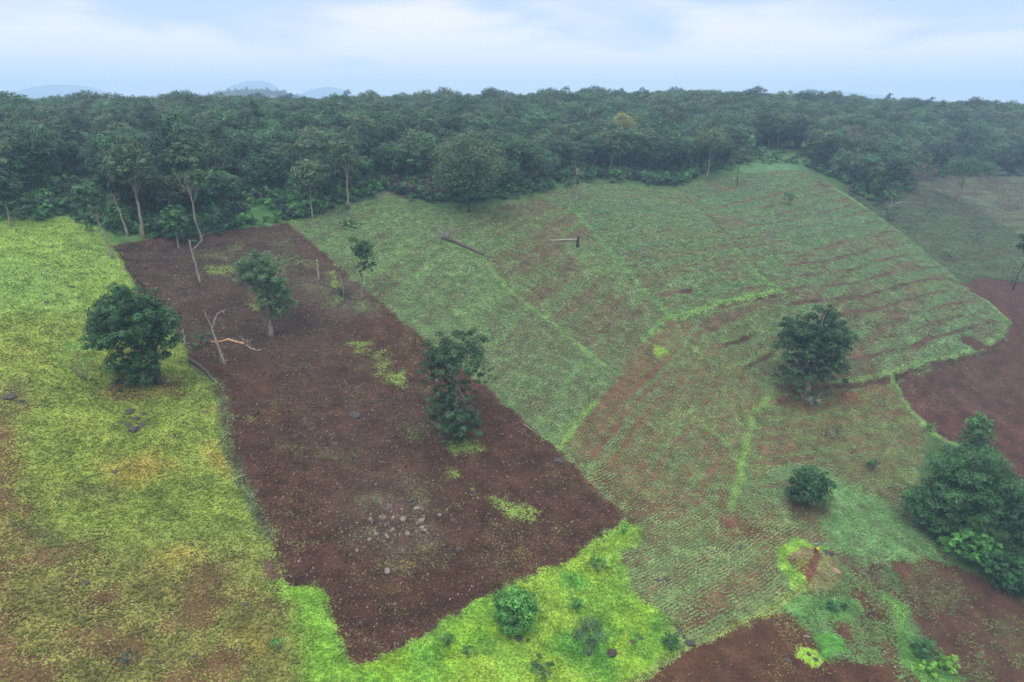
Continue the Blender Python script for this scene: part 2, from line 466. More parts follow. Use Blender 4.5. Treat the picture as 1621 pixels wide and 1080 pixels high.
M_ROCKG = simple('grey field rock', S(118, 108, 104), .9, .35, 3)
M_ROCKT = simple('tan field stone', S(178, 150, 128), .9, .2, 5)

# ------------------------------------------------------------ the ground sheet
def axis(lo, hi, step, far, grow=1.13):
    a = list(np.arange(lo, hi + 1e-6, step))
    s = step; v = hi; right = []
    while v < far: s = min(s * grow, 900); v += s; right.append(v)
    s = step; v = lo; left = []
    while v > -far: s = min(s * grow, 900); v -= s; left.append(v)
    return np.array(left[::-1] + a + right)
xs = list(np.arange(-105, 150.01, .5)); v = xs[-1]; q_ = .5
while v < 330: q_ = min(q_ * 1.012, 1.6); v += q_; xs.append(v)
while v < 5200: q_ = min(q_ * 1.13, 700); v += q_; xs.append(v)
v = xs[0]; q_ = .5
while v > -5200: q_ = min(q_ * (1.012 if v > -230 else 1.13), 700); v -= q_; xs.insert(0, v)
xs = np.array(xs)
ylist = list(np.arange(40, 140, .42)); v = ylist[-1]; s = .42
while v < 300: s = min(s * 1.02, 1.1); v += s; ylist.append(v)
while v < 5200: s = min(s * 1.12, 700); v += s; ylist.append(v)
v = 40; s = .42; pre = []
while v > -3000: s = min(s * 1.2, 900); v -= s; pre.append(v)
ys = np.array(pre[::-1] + ylist)
GX, GY = np.meshgrid(xs, ys)
gx, gy = GX.ravel(), GY.ravel()
gz = hfull(gx, gy)

def paint(x, y):
    """soil colour, plant colour, plant cover and stoniness of the ground at world x, y"""
    n = len(x)
    soil = np.tile(S(98, 82, 66), (n, 1)); veg = np.tile(S(70, 105, 62), (n, 1)); cover = np.full(n, .75); stony = np.full(n, 0.0)
    row = np.zeros((n, 4))          # row direction, distance across the rows, strength
    wx = x + 1.7 * (fbm(x / 3.2, y / 3.2, 21) - .5) + .9 * (vn(x / .9, y / .9, 23) - .5); wy = y + 1.7 * (fbm(x / 3.2, y / 3.2, 22) - .5) + .9 * (vn(x / .9, y / .9, 24) - .5)
    def reg(poly, soilc=None, vegc=None, vegc2=None, cov=None, cvar=0, sc=6, soft=.35, stone=None, line=None, width=1.0, amount=1.0, stretch=None, seed=31, world=False, rows=1.0):
        w_ = np.asarray(line if line is not None else poly, float) if world else W(line if line is not None else poly)
        mar = width * 2 + soft * 3 + 3
        x0, y0 = w_.min(0) - mar; x1, y1 = w_.max(0) + mar
        m = np.nonzero((x > x0) & (x < x1) & (y > y0) & (y < y1))[0]
        if len(m) == 0: return
        X, Y = x[m], y[m]
        d = (width / 2 - pdist(w_, X + (wx[m] - X) * .35, Y + (wy[m] - Y) * .35)) if line is not None else sdf(w_, wx[m], wy[m])
        k = sstep(-soft, soft, d) * amount
        keep = k > 0
        m = m[keep]; k = k[keep][:, None]; X = X[keep]; Y = Y[keep]
        if stretch is not None:      # direction of rows: two photo pixels, length and width of the streaks
            (a, c), lu, lv = stretch
            A = W([a, c]); t = A[1] - A[0]; t /= np.linalg.norm(t)
            u = X * t[0] + Y * t[1]; v_ = -X * t[1] + Y * t[0]
            v_ = v_ + 2.2 * (fbm(X / 22, Y / 22, 151) - .5) + .5 * (fbm(X / 5, Y / 5, 152) - .5)
            nn = .65 * fbm(u / lu, v_ / lv, seed) + .35 * fbm(X / 9, Y / 9, seed + 3)
            hit = k[:, 0] > .5
            row[m[hit]] = np.stack([np.full(hit.sum(), t[0]), np.full(hit.sum(), t[1]), v_[hit], np.full(hit.sum(), rows)], 1)
        else:
            nn = fbm(X / sc, Y / sc, seed)
        nn = np.clip((nn - .5) * 2.2 + .5, 0, 1)
        if soilc is not None: soil[m] = soil[m] * (1 - k) + soilc * k
        if vegc is not None:
            vc = vegc + (vegc2 - vegc) * nn[:, None] if vegc2 is not None else vegc
            veg[m] = veg[m] * (1 - k) + vc * k
        if cov is not None:
            cover[m] = cover[m] * (1 - k[:, 0]) + (cov + cvar * (nn - .5) * 2) * k[:, 0]
        if stone is not None: stony[m] = stony[m] * (1 - k[:, 0]) + stone * k[:, 0]
    # forest floor grass by the edge
    reg([(60,300),(170,290),(230,330),(340,330),(420,310),(470,320),(455,350),(330,378),(180,388),(90,350)], vegc=S(92,142,76), vegc2=S(70,115,66), cov=1.0, cvar=.1, soft=4)
    reg([(590,285),(690,290),(720,325),(620,312),(560,318)], soilc=S(105,92,82), vegc=S(85,110,80), cov=.5, cvar=.3, soft=2)
    reg([(1120,270),(1200,240),(1280,245),(1290,270),(1190,275)], vegc=S(85,130,88), cov=.8, cvar=.3, soft=3)
    # left pasture
    reg(PASTURE, S(124,104,76), S(134,164,78), S(114,144,70), .8, .34, sc=7, soft=.4, stone=.01)
    reg([(-300,340),(0,350),(90,345),(150,352),(178,388),(215,465),(100,500),(-300,520)], vegc=S(116,158,80), vegc2=S(132,172,82), cov=1.0, cvar=.12, soft=4, sc=9, amount=.9)
    reg([(-500,900),(-300,520),(100,500),(180,560),(330,700),(380,800),(150,860),(-100,860)], vegc=S(134,164,72), vegc2=S(116,142,66), cov=.86, cvar=.26, soft=5, sc=5, amount=.9, seed=37)
    reg([(-500,640),(0,660),(25,760),(60,900),(120,1000),(60,1120),(-400,1400),(-700,900)], soilc=S(130,104,80), vegc=S(126,128,72), cov=.26, cvar=.35, soft=4, sc=4, seed=41)
    reg([(20,900),(200,880),(400,860),(440,920),(480,960),(480,1120),(-50,1200)], soilc=S(132,110,80), vegc=S(128,146,76), vegc2=S(120,128,72), cov=.54, cvar=.38, soft=5, sc=4.5, seed=43)
    for q in ([(160,740),(240,715),(275,740),(200,770)], [(250,880),(300,865),(305,890),(262,900)], [(330,700),(380,720),(372,750),(330,730)], [(370,1020),(400,1005),(405,1030)]):
        reg(q, vegc=S(168,164,82), cov=.9, cvar=.2, soft=2.2, sc=3, amount=.85)
    for q in ([(20,830),(60,820),(90,845),(60,865)], [(0,600),(40,600),(60,640),(30,660),(0,650)], [(90,770),(190,765),(200,785),(100,795)], [(30,870),(100,850),(150,860),(60,900)]):
        reg(q, vegc=S(100,112,68), cov=.5, cvar=.4, soft=1.8, sc=2, amount=.7)
    reg([(415,885),(432,890),(440,935),(425,938)], soilc=S(112,92,88), cov=-.05, soft=.5)
    # trampled brown ground under the big tree
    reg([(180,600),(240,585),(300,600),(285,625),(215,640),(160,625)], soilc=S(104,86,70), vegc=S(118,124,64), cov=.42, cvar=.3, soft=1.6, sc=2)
    # bright lower grass
    reg(BRIGHT, S(96,110,55), S(148,192,72), S(118,176,72), 1.0, .18, sc=5, soft=.5, seed=47)
    reg([(430,925),(510,925),(545,1020),(560,1090),(480,1100),(470,960)], vegc=S(128,186,70), cov=.95, cvar=.15, soft=1.6)
    reg([(1000,930),(1050,975),(1075,1000),(1070,1035),(1010,1070),(960,1080),(950,1040),(970,990)], vegc=S(98,160,64), vegc2=S(150,196,66), cov=.95, cvar=.2, soft=1.5, sc=2.5, seed=49)
    reg([(880,1000),(960,985),(965,1050),(900,1050),(870,1030)], vegc=S(88,156,62), cov=1.0, soft=2)
    reg([(880,905),(930,905),(925,930),(885,932)], vegc=S(96,164,66), cov=1.0, soft=1.2)
    reg([(560,1040),(700,1010),(760,980),(790,1000),(700,1060),(560,1090)], vegc=S(112,178,66), vegc2=S(150,200,64), cov=1.0, soft=2, sc=3)
    # ploughed field
    reg(PLOUGH, S(92,67,57), S(96,112,72), S(118,136,74), .04, .16, sc=7, soft=.3, stone=.22, seed=53)
    reg([(180,388),(455,352),(560,440),(560,540),(420,560),(300,560),(215,465)], soilc=S(87,74,68), soft=8, amount=.8)
    reg([(300,395),(450,375),(500,420),(430,440),(330,440)], vegc=S(98,120,78), cov=.3, cvar=.3, soft=3, sc=5)
    reg([(470,440),(560,440),(600,500),(560,500),(500,480)], soilc=S(106,94,88), vegc=S(96,124,80), cov=.3, cvar=.3, soft=3, sc=4)
    reg([(520,775),(600,735),(670,750),(700,800),(690,870),(620,890),(560,860)], soilc=S(102,86,76), vegc=S(100,108,84), cov=.16, cvar=.5, soft=4, sc=2.2, stone=.5, seed=57, amount=.8)
    reg([(470,560),(700,600),(720,700),(560,760),(420,700)], soilc=S(92,70,62), vegc=S(94,112,76), cov=.15, cvar=.28, soft=6, sc=5, seed=58)
    for q in ([(780,792),(800,788),(855,805),(820,828),(790,812)], [(600,590),(640,585),(645,612),(610,605)], [(700,698),(755,692),(770,715),(715,722)],
              [(703,742),(722,740),(724,760),(708,760)], [(545,545),(580,540),(585,565),(555,565)], [(737,768),(748,765),(752,782),(740,780)],
              [(520,430),(532,430),(548,470),(532,472)], [(628,598),(645,598),(642,612)], [(325,420),(368,422),(366,434),(322,430)], [(390,482),(408,484),(404,496)], [(590,600),(600,560),(620,565)]):
        reg(q, vegc=S(118,158,72), cov=.72, cvar=.3, soft=1.1, sc=1.5)
    pm = np.nonzero(sdf(PLOUGH_W, x, y) > 0)[0]
    t_ = W([(520, 960), (900, 830)]); t_ = (t_[1] - t_[0]) / np.linalg.norm(t_[1] - t_[0])
    pu = x[pm] * t_[0] + y[pm] * t_[1]; pv_ = -x[pm] * t_[1] + y[pm] * t_[0]
    soil[pm] *= (.72 + .56 * fbm(pu / 5, pv_ / 1.0, 141, 3))[:, None]
    # edge of the ploughed field: weedy grey strip on its left side, dark furrow
    reg(None, soilc=S(92,84,72), vegc=S(98,120,80), cov=.5, cvar=.4, sc=1.5, line=[(300,572),(345,605),(352,640),(358,700),(376,740),(402,800),(425,850)], width=1.6, soft=.6)
    reg(None, soilc=S(62,52,46), cov=-.1, line=[(178,388),(205,430),(240,470)], width=.5, soft=.3)
    reg(None, soilc=S(66,54,48), cov=-.1, line=[(404,806),(440,880),(452,922),(470,928)], width=.35, soft=.3, amount=.8)
    reg(None, soilc=S(104,78,68), cov=-.05, line=[(640,515),(700,560),(765,610),(885,715),(985,808)], width=.8, soft=.4)
    edge = np.abs(sdf(PLOUGH_W, wx, wy)); em = np.nonzero(edge < 1.1)[0]
    e_ = (1 - sstep(.2, 1.1, edge[em])) * sstep(.35, .6, fbm(x[em] / 2.5, y[em] / 2.5, 161))
    cover[em] = cover[em] * (1 - .6 * e_) + .45 * .6 * e_
    veg[em] = veg[em] * (1 - .5 * e_[:, None]) + S(98,124,74) * .5 * e_[:, None]
    # main crop terraces
    SA, SV, SV2 = S(120,102,86), S(112,152,98), S(102,140,92)
    reg(CROP, SA, SV, SV2, .44, .3, soft=.3, stretch=(((1000,460),(1300,390)), 14, 1.6), seed=61, stone=.012)
    reg([(455,352),(560,322),(620,310),(690,330),(760,345),(740,400),(820,470),(975,590),(930,650),(885,712),(765,610),(640,515),(545,428)], vegc=S(102,140,94), vegc2=S(110,150,96), cov=.54, cvar=.2, soft=.6, stretch=(((560,500),(760,360)), 40, 1.3), seed=63)
    reg([(760,340),(850,312),(900,330),(1050,500),(1020,545),(975,590),(820,470),(750,400)], cov=.42, cvar=.28, soft=.5, stretch=(((860,560),(960,470)), 45, 1.2), seed=65)
    reg([(820,470),(900,400),(1010,500),(1020,540),(975,580)], soilc=S(120,100,86), cov=.33, cvar=.2, soft=3, stretch=(((860,560),(960,470)), 45, 1.2), seed=66)
    reg([(900,330),(920,290),(1060,305),(1085,310),(1160,380),(1240,462),(1085,500),(1050,500)], vegc=S(108,150,96), vegc2=S(98,134,92), cov=.52, cvar=.28, soft=.5, stretch=(((960,430),(1180,400)), 50, 1.8), seed=67)
    reg([(1085,300),(1180,275),(1270,270),(1320,296),(1430,372),(1560,475),(1602,512),(1560,560),(1420,595),(1330,560),(1240,462),(1160,380)], vegc=S(108,152,100), vegc2=S(96,134,94), cov=.5, cvar=.36, soft=.5, stretch=(((1200,420),(1430,350)), 70, 2.0), seed=69)
    reg([(1085,503),(1240,468),(1330,560),(1400,600),(1262,620),(1232,640),(1160,560)], soilc=S(114,98,82), vegc=S(102,138,90), cov=.34, cvar=.3, soft=.5, stretch=(((1160,540),(1300,480)), 30, 1.3), seed=71)
    reg([(1050,510),(1085,503),(1160,560),(1215,630),(1190,720),(1160,800),(1020,760),(890,715),(975,595),(1020,545)], soilc=S(134,106,86), vegc=S(106,142,90), cov=.3, cvar=.26, soft=.6, stretch=(((950,700),(1080,560)), 50, .9), seed=73)
    reg([(1215,630),(1262,622),(1415,603),(1470,680),(1430,790),(1300,740),(1240,730),(1180,790)], soilc=S(132,106,86), vegc=S(106,142,88), cov=.33, cvar=.22, soft=1.2, stretch=(((1220,700),(1400,680)), 40, 1.1), seed=75)
    reg([(985,808),(890,715),(1020,760),(1160,800),(1300,810),(1300,870),(1240,890),(1250,945),(1170,985),(1085,1030),(1050,975),(1000,930),(985,880),(1020,848)], soilc=S(134,108,86), vegc=S(108,146,96), vegc2=S(116,152,96), cov=.38, cvar=.26, soft=2, stretch=(((1040,900),(1240,780)), 40, 1.3), seed=77)
    reg([(1300,745),(1400,790),(1440,830),(1500,885),(1400,888),(1320,868),(1300,800)], vegc=S(106,158,98), cov=.58, cvar=.16, soft=1.5, stretch=(((1310,760),(1460,880)), 10, 1.0), seed=79)
    reg([(1140,800),(1200,790),(1240,830),(1200,860),(1140,850)], soilc=S(128,98,78), cov=.22, cvar=.3, soft=3, sc=4)
    reg([(1320,620),(1400,612),(1360,640),(1310,640)], soilc=S(138,92,74), cov=.2, cvar=.25, soft=1.5)
    def lerp_(pts, t):
        pts = np.array(pts, float); k_ = t * (len(pts) - 1); i_ = min(int(k_), len(pts) - 2)
        return tuple(pts[i_] + (pts[i_ + 1] - pts[i_]) * (k_ - i_))
    for i in range(15):              # worn terrace lines along the contour
        t = (i + .5) / 15
        a, b = lerp_([(1098,325),(1165,385),(1240,470),(1320,590)], t), lerp_([(1290,285),(1380,338),(1500,435),(1590,520)], t)
        mid = ((a[0] + b[0]) / 2, (a[1] + b[1]) / 2 + 5)
        reg(None, line=[a, mid, b], width=.7, soilc=S(96,82,72), cov=.0, cvar=.4, sc=6, soft=.5, amount=.9, seed=200 + i)
    for i in range(9):
        t = (i + .5) / 9
        a, b = lerp_([(915,335),(985,425),(1050,495)], t), lerp_([(1080,312),(1160,385),(1235,458)], t)
        reg(None, line=[a, b], width=.55, soilc=S(96,82,72), cov=.05, cvar=.4, sc=6, soft=.5, amount=.75, seed=220 + i)
    # ledge banks: bare dark cut, bright lip of grass above it
    for ln, a in LEDGES:
        reg(None, vegc=S(120,162,90), cov=.8, cvar=.4, sc=1, line=ln + np.array([-.3, 1.1]), width=.9, soft=.6, world=True, amount=.7)
        reg(None, soilc=S(88,70,60), cov=-.05, line=ln, width=.42, soft=.3, world=True)
    # plot borders
    bright = dict(vegc=S(128,176,86), cov=.82, cvar=.4, sc=1.1, soft=.7)
    reg(None, line=[(885,712),(905,680),(930,648),(940,636)], width=.9, **bright, amount=.85)
    reg(None, line=[(1218,630),(1190,660),(1180,720),(1165,780),(1155,805)], width=1.0, **bright, amount=.8)
    reg(None, line=[(975,590),(880,515),(800,455),(745,385)], width=.9, vegc=S(120,172,90), cov=.85, soft=.6, amount=.7)
    reg(None, line=[(1020,540),(1050,505),(1085,500),(1150,480),(1240,462)], width=1.2, vegc=S(118,170,90), cov=.85, cvar=.35, sc=1.2, soft=.7, amount=.75)
    reg(None, line=[(1060,500),(980,420),(905,330)], width=1.2, vegc=S(112,168,92), cov=.85, soft=.8, amount=.7)
    reg(None, line=[(1087,312),(1130,350),(1165,385),(1205,430),(1240,462)], width=.8, soilc=S(96,80,68), cov=.05, soft=.5, amount=.8)
    reg(None, line=[(1240,462),(1205,440),(1165,395)], width=1.5, vegc=S(112,172,88), cov=.8, soft=.9, amount=.5)
    reg(None, line=[(1290,330),(1370,410),(1440,470),(1500,520)], width=1.0, soilc=S(98,84,74), cov=.2, soft=.7, amount=.6)
    reg(None, line=[(1110,430),(1230,395),(1330,360)], width=1.3, soilc=S(98,84,74), cov=.2, soft=.9, amount=.5)
    reg(None, line=[(1150,590),(1110,560),(1075,530)], width=.7, vegc=S(120,165,88), cov=.8, soft=.5, amount=.6)
    reg(None, line=[(1080,645),(1150,700),(1170,730)], width=.8, vegc=S(120,170,88), cov=.85, soft=.6, amount=.6)
    reg(None, line=[(1320,296),(1380,335),(1430,372),(1500,432),(1560,475),(1602,512)], width=1.3, vegc=S(112,162,100), cov=.8, cvar=.3, sc=1.5, soft=.7)
    reg([(1036,548),(1050,548),(1058,562),(1044,566)], vegc=S(140,178,78), cov=1, soft=.6)
    for q in ([(1078,460),(1098,459),(1098,467),(1078,467)], [(1515,530),(1535,537),(1562,556),(1545,560),(1522,545)]):
        reg(q, soilc=S(104,74,68), cov=-.1, soft=.4)
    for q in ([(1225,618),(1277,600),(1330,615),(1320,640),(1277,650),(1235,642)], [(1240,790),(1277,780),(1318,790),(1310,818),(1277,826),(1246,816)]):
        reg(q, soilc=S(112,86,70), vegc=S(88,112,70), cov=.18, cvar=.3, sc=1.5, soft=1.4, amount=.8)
    # right hand fields
    reg(NEFIELD, S(94,78,70), S(84,114,82), S(92,118,86), .5, .26, soft=1.0, stretch=(((1450,400),(1600,395)), 16, 2.0), seed=81)
    reg([(1420,272),(1500,262),(1600,262),(1621,330),(1540,340),(1440,330)], soilc=S(92,82,76), vegc=S(88,108,84), cov=.4, cvar=.4, sc=4, soft=5, amount=.6)
    reg(REDSE, S(102,74,68), S(92,104,76), S(100,84,74), .1, .25, soft=.4, sc=6, stone=.05, seed=83)
    reg([(1440,520),(1621,520),(1621,640),(1480,640)], soilc=S(98,82,78), soft=6, amount=.6)
    reg(None, line=[(1415,605),(1440,650),(1475,685),(1510,700)], width=1.2, vegc=S(110,150,86), cov=.85, cvar=.4, sc=1.2, soft=.7)
    # lower right: gardens, bare soil, mound
    reg(DARKBR, S(106,80,68), S(104,128,78), S(94,108,72), .16, .22, soft=.5, sc=4, stone=.03, seed=85)
    reg([(1330,872),(1390,888),(1450,985),(1500,1040),(1560,1200),(1400,1200),(1330,1050),(1290,1010),(1240,960),(1262,945),(1330,935)], soilc=S(112,84,70), vegc=S(98,140,84), cov=.34, cvar=.3, soft=1, sc=2.5, seed=87)
    reg(REDBL, S(108,78,63), S(122,132,76), S(112,120,70), .08, .2, soft=.4, sc=5, stone=.05, seed=89)
    reg([(1300,872),(1325,872),(1400,905),(1435,945),(1425,985),(1392,930),(1335,895)], soilc=S(112,86,74), vegc=S(96,124,84), cov=.3, soft=.5)
    reg([(1240,955),(1300,945),(1360,950),(1360,972),(1315,985),(1265,988)], vegc=S(90,142,80), vegc2=S(104,158,84), cov=.82, cvar=.25, soft=.7, sc=1.2)
    reg([(1290,1005),(1325,1000),(1340,1030),(1308,1038)], vegc=S(92,166,72), cov=.8, soft=.4)
    reg([(1340,985),(1420,965),(1435,1010),(1360,1020)], soilc=S(108,84,70), vegc=S(100,138,82), cov=.42, soft=.7, cvar=.2, sc=2)
    reg([(1268,1022),(1285,1018),(1310,1045),(1295,1056),(1272,1045)], vegc=S(142,196,74), cov=1.0, soft=.4)
    reg([(1340,930),(1380,915),(1400,940),(1365,960)], soilc=S(122,82,70), cov=.1, cvar=.3, soft=1)
    reg([(1395,935),(1430,955),(1440,1000),(1470,1040),(1530,1075),(1480,1090),(1420,1040),(1430,1000)], vegc=S(112,172,80), vegc2=S(88,146,72), cov=.8, cvar=.3, soft=1, sc=2)
    reg(MOUND, S(128,104,84), S(118,148,84), S(136,136,98), .7, .4, soft=.5, sc=2, seed=93, world=True)
    reg([(1250,895),(1285,890),(1285,925),(1262,920)], soilc=S(126,84,64), vegc=S(120,140,72), cov=.2, cvar=.4, soft=1, sc=1.5)
    reg([(1235,905),(1228,885),(1240,862),(1258,856),(1300,868),(1298,878),(1262,872),(1248,885),(1250,905),(1275,920),(1275,938),(1248,928)], vegc=S(136,190,72), vegc2=S(98,150,66), cov=1.0, cvar=.2, soft=.4, sc=1.2)
    reg([(1296,862),(1312,866),(1310,882),(1297,880)], vegc=S(104,166,80), cov=1, soft=.3)
    reg(None, line=[(1290,872),(1289,890),(1282,915),(1274,930),(1265,940)], width=.9, soilc=S(138,96,80), cov=-.1, soft=.4)
    reg(None, line=[(1180,988),(1215,967),(1250,945),(1274,930)], width=1.1, vegc=S(124,160,84), cov=.8, cvar=.3, sc=1.5, soft=.5)
    reg(None, line=[(1010,1080),(1085,1032),(1180,985)], width=.6, vegc=S(120,150,84), cov=.7, soft=.5)
    reg(None, line=[(1180,988),(1215,967),(1250,945),(1274,930)], width=.35, soilc=S(124,102,82), cov=.05, soft=.35, amount=.8)
    reg(None, line=[(1292,800),(1294,830),(1292,860)], width=.4, soilc=S(122,94,76), cov=.2, soft=.6, amount=.8)
    mott = fbm(x / 1.25, y / 1.25, 131, 2)[:, None]; mot2 = fbm(x / 1.9, y / 1.9, 133, 2)[:, None]
    veg = veg * np.array([1.42, 1.22, 1.2]) * (.62 + .76 * mott)
    soil = soil * np.array([.81, .78, .69]) * (.62 + .76 * mot2)
    cover = cover + .22 * (fbm(x / 1.5, y / 1.5, 135, 2) - .5) * (cover > .02)
    row[:, 3] *= (cover > .2)
    return soil, veg, cover, stony, row

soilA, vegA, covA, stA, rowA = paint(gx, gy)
nx, ny = len(xs), len(ys)
idx = np.arange(nx * ny).reshape(ny, nx)
quads = np.stack([idx[:-1, :-1], idx[:-1, 1:], idx[1:, 1:], idx[1:, :-1]], -1).reshape(-1, 4)
cxq = gx[quads].mean(1); cyq = gy[quads].mean(1)
own = np.zeros(len(quads), int)
FOREST_W = W(FOREST_EDGE)
NE_W, REDSE_W, REDBL_W, DARKBR_W = W(NEFIELD), W(REDSE), W(REDBL), W(DARKBR)
near_m = np.nonzero((np.abs(cxq) < 500) & (cyq > 0) & (cyq < 450))[0]
for k, poly in ((1, PASTURE_W), (2, CROP_W), (3, NE_W), (4, REDSE_W), (5, DARKBR_W), (6, REDBL_W), (7, PLOUGH_W)):
    ins = sdf(poly, cxq[near_m], cyq[near_m]) > 0
    own[near_m[ins]] = k
names = ['ground', 'pasture', 'crop_field', 'far_field', 'bare_field', 'lower_field', 'red_soil', 'ploughed_field']
gl = ['wooded hill ground and far plain under the trees', 'yellow-green grazed pasture down the left side and the bright grass at the bottom',
      'green seedling crop field across the middle and right', 'purplish green contoured field beyond the right edge of the crop',
      'bare reddish brown field at the right edge', 'dark brown sparsely sprouting field in the lower right corner', 'bare red soil at the bottom right of centre',
      'dark brown ploughed field full of pale stones, left of centre']
for k, nm in enumerate(names):
    f = quads[own == k]
    if len(f) == 0: continue
    used, inv = np.unique(f, return_inverse=True)
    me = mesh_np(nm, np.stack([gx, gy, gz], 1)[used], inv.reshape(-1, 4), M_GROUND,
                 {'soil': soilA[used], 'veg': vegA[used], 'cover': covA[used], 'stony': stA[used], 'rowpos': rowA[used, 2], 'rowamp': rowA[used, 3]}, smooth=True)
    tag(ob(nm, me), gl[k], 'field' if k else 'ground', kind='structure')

# far hills
def hill(dirpx, t, width, depth, height, seed, sq=1.0):
    d = ray(*dirpx); cx, cy = d[0] * t, d[1] * t
    u = np.linspace(-3, 3, 70); v = np.linspace(-2.5, 2.5, 40)
    U, V = np.meshgrid(u, v)
    X = cx + U * width; Y = cy + V * depth
    Z = height * np.exp(-(np.abs(U) ** 2.2 + V ** 2) * .5 * sq) * (1 + .22 * (fbm(X / width * 1.3, Y / depth, seed) - .5)) - .06 * height + 22
    i = np.arange(U.size).reshape(U.shape)
    q = np.stack([i[:-1, :-1], i[:-1, 1:], i[1:, 1:], i[1:, :-1]], -1).reshape(-1, 4)
    n = U.size
    me = mesh_np('hills', np.stack([X.ravel(), Y.ravel(), Z.ravel()], 1), q, M_GROUND,
        {'soil': np.tile(S(70, 84, 62), (n, 1)), 'veg': np.tile(S(58, 84, 60), (n, 1)), 'cover': np.full(n, .7), 'stony': np.zeros(n)}, smooth=True)
    return ob('hills', me), (cx, cy)
def hill_h(peak_y, px, t): d = ray(px, peak_y); return d[2] * t + CAMZ - 22
for (px, py, t, wd, dp, lab) in ((95, 131, 4300, 285, 400, 'low rounded blue hill on the horizon at the far left'),
                                 (402, 127, 4300, 155, 400, 'small peaked blue hill on the horizon above the left forest'),
                                 (520, 137, 4600, 200, 400, 'low pale blue rise on the horizon right of the peaked hill'),
                                 (-120, 136, 4400, 260, 400, 'pale blue slope on the horizon cut by the left edge'),
                                 (1310, 143, 5000, 560, 400, 'barely visible hazy ridge above the right forest')):
    o, _ = hill((px, py), t, wd, dp, hill_h(py, px, t) / .95, int(px) + 3)
    tag(o, lab, 'hill', kind='structure')
o, RIDGE = hill((400, 140), 1350, 145, 95, hill_h(151, 400, 1350) / .95, 77)
tag(o, 'wooded blue ridge behind the left forest skyline', 'hill', kind='structure')
RIDGE_OBJ = o

# ------------------------------------------------------------ foliage
def rdir(n, g): 
    v = g.normal(size=(n, 3)); return v / np.linalg.norm(v, axis=1)[:, None]
def leaf_cloud(clumps, n, size, seed, tight=.5, sub=13, up=.2, squash=.92):
    """clumps: (cx, cy, cz, r[, tint]); n leaves in all, gathered in small tufts over every clump"""
    g = np.random.default_rng(seed)
    c = np.array([q[:4] for q in clumps], float)
    ct = np.array([q[4] if len(q) > 4 else g.random() for q in clumps])
    w = c[:, 3] ** 2; cnt = np.maximum((n * w / w.sum()).astype(int), 12)
    Ps, Ns, Ts = [], [], []
    for i in range(len(c)):
        m = cnt[i]; r = c[i, 3]
        sd = rdir(sub, g); sd[:, 2] = np.where(sd[:, 2] < -.3, -sd[:, 2], sd[:, 2])
        k = g.integers(0, sub, m)
        ld = rdir(m, g); ld[:, 2] = np.where(ld[:, 2] < -.45, -ld[:, 2], ld[:, 2])
        rad = tight * r * (.72 + .36 * g.random(m))
        p = sd[k] * r * .74 + ld * rad[:, None]
        p[:, 2] *= squash
        Ps.append(c[i, :3] + p)
        nn = ld + sd[k] * .6 + np.array([0, 0, up]) + rdir(m, g) * .3
        Ns.append(nn / np.linalg.norm(nn, axis=1)[:, None])
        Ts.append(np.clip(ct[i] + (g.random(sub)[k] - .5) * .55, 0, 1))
    Pp = np.concatenate(Ps); N = np.concatenate(Ns); T = np.concatenate(Ts)
    m = len(Pp); s = size * (.5 + 1.0 * g.random(m) ** 1.5)[:, None]
    a = rdir(m, g); u = np.cross(N, a); u /= np.linalg.norm(u, axis=1)[:, None] + 1e-9; v = np.cross(N, u)
    V = np.stack([Pp - u * s * .55, Pp + v * s * .34 - N * s * .08, Pp + u * s * .55, Pp - v * s * .34 - N * s * .08], 1).reshape(-1, 3)
    F = np.arange(m * 4).reshape(-1, 4)
    return V, F, np.repeat(T, 4)
def crown_mesh(name, clumps, n, size, seed, mat, **k):
    V, F, T = leaf_cloud(clumps, n, size, seed, **k)
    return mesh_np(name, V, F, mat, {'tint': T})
def ellipsoid_clumps(c, rad, K, cr, seed, bottom=-.7, jit=.14, inner=.25):
    g = np.random.default_rng(seed); out = []
    i = np.arange(K) + .5
    ph = np.arccos(1 - 2 * i / K); th = np.pi * (1 + 5 ** .5) * i
    D = np.stack([np.cos(th) * np.sin(ph), np.sin(th) * np.sin(ph), np.cos(ph)], 1)
    for d in D:
        if d[2] < bottom: continue
        k = 1 + jit * g.normal() - (inner * g.random() if g.random() < .3 else 0)
        p = np.array(c) + (d + rdir(1, g)[0] * .12) * np.array(rad) * k * (1 - cr / max(rad) * .6)
        out.append((*p, cr * (.7 + .6 * g.random())))
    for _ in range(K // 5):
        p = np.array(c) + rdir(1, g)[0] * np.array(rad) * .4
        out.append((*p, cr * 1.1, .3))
    return out
def limb(a, b, r0, r1, g, n=6, sag=.12, sides=6):
    a, b = np.array(a, float), np.array(b, float)
    t = np.linspace(0, 1, n)[:, None]; L = np.linalg.norm(b - a)
    p = a + (b - a) * t + np.sin(t * np.pi) * rdir(1, g)[0] * L * sag
    p[1:-1] += g.normal(size=(n - 2, 3)) * L * .015
    return tube(p, np.linspace(r0, r1, n), sides)
def trunk_mesh(name, H, r, targets, seed, mat, lean=(0, 0), fork=.5, flare=1.5):
    g = np.random.default_rng(seed)
    n = 9; t = np.linspace(0, 1, n)
    p = np.stack([lean[0] * t ** 1.4 + g.normal(size=n) * .007 * H * (t > 0) , lean[1] * t ** 1.4 + g.normal(size=n) * .007 * H * (t > 0), -.6 + t * (H + .6)], 1)
    rad = r * (1 - .72 * t); rad[0] *= flare; rad[1] *= 1.08
    parts = [tube(p, rad, 9)]
    for c in targets:
        k = fork + (1 - fork) * .8 * g.random()
        i = min(int(k * (n - 1)), n - 2)
        parts.append(limb(p[i], c[:3], rad[i] * .62, .05 * r + .02, g))
    V, F = join(parts)
    return mesh_np(name, V, F, mat, smooth=True)

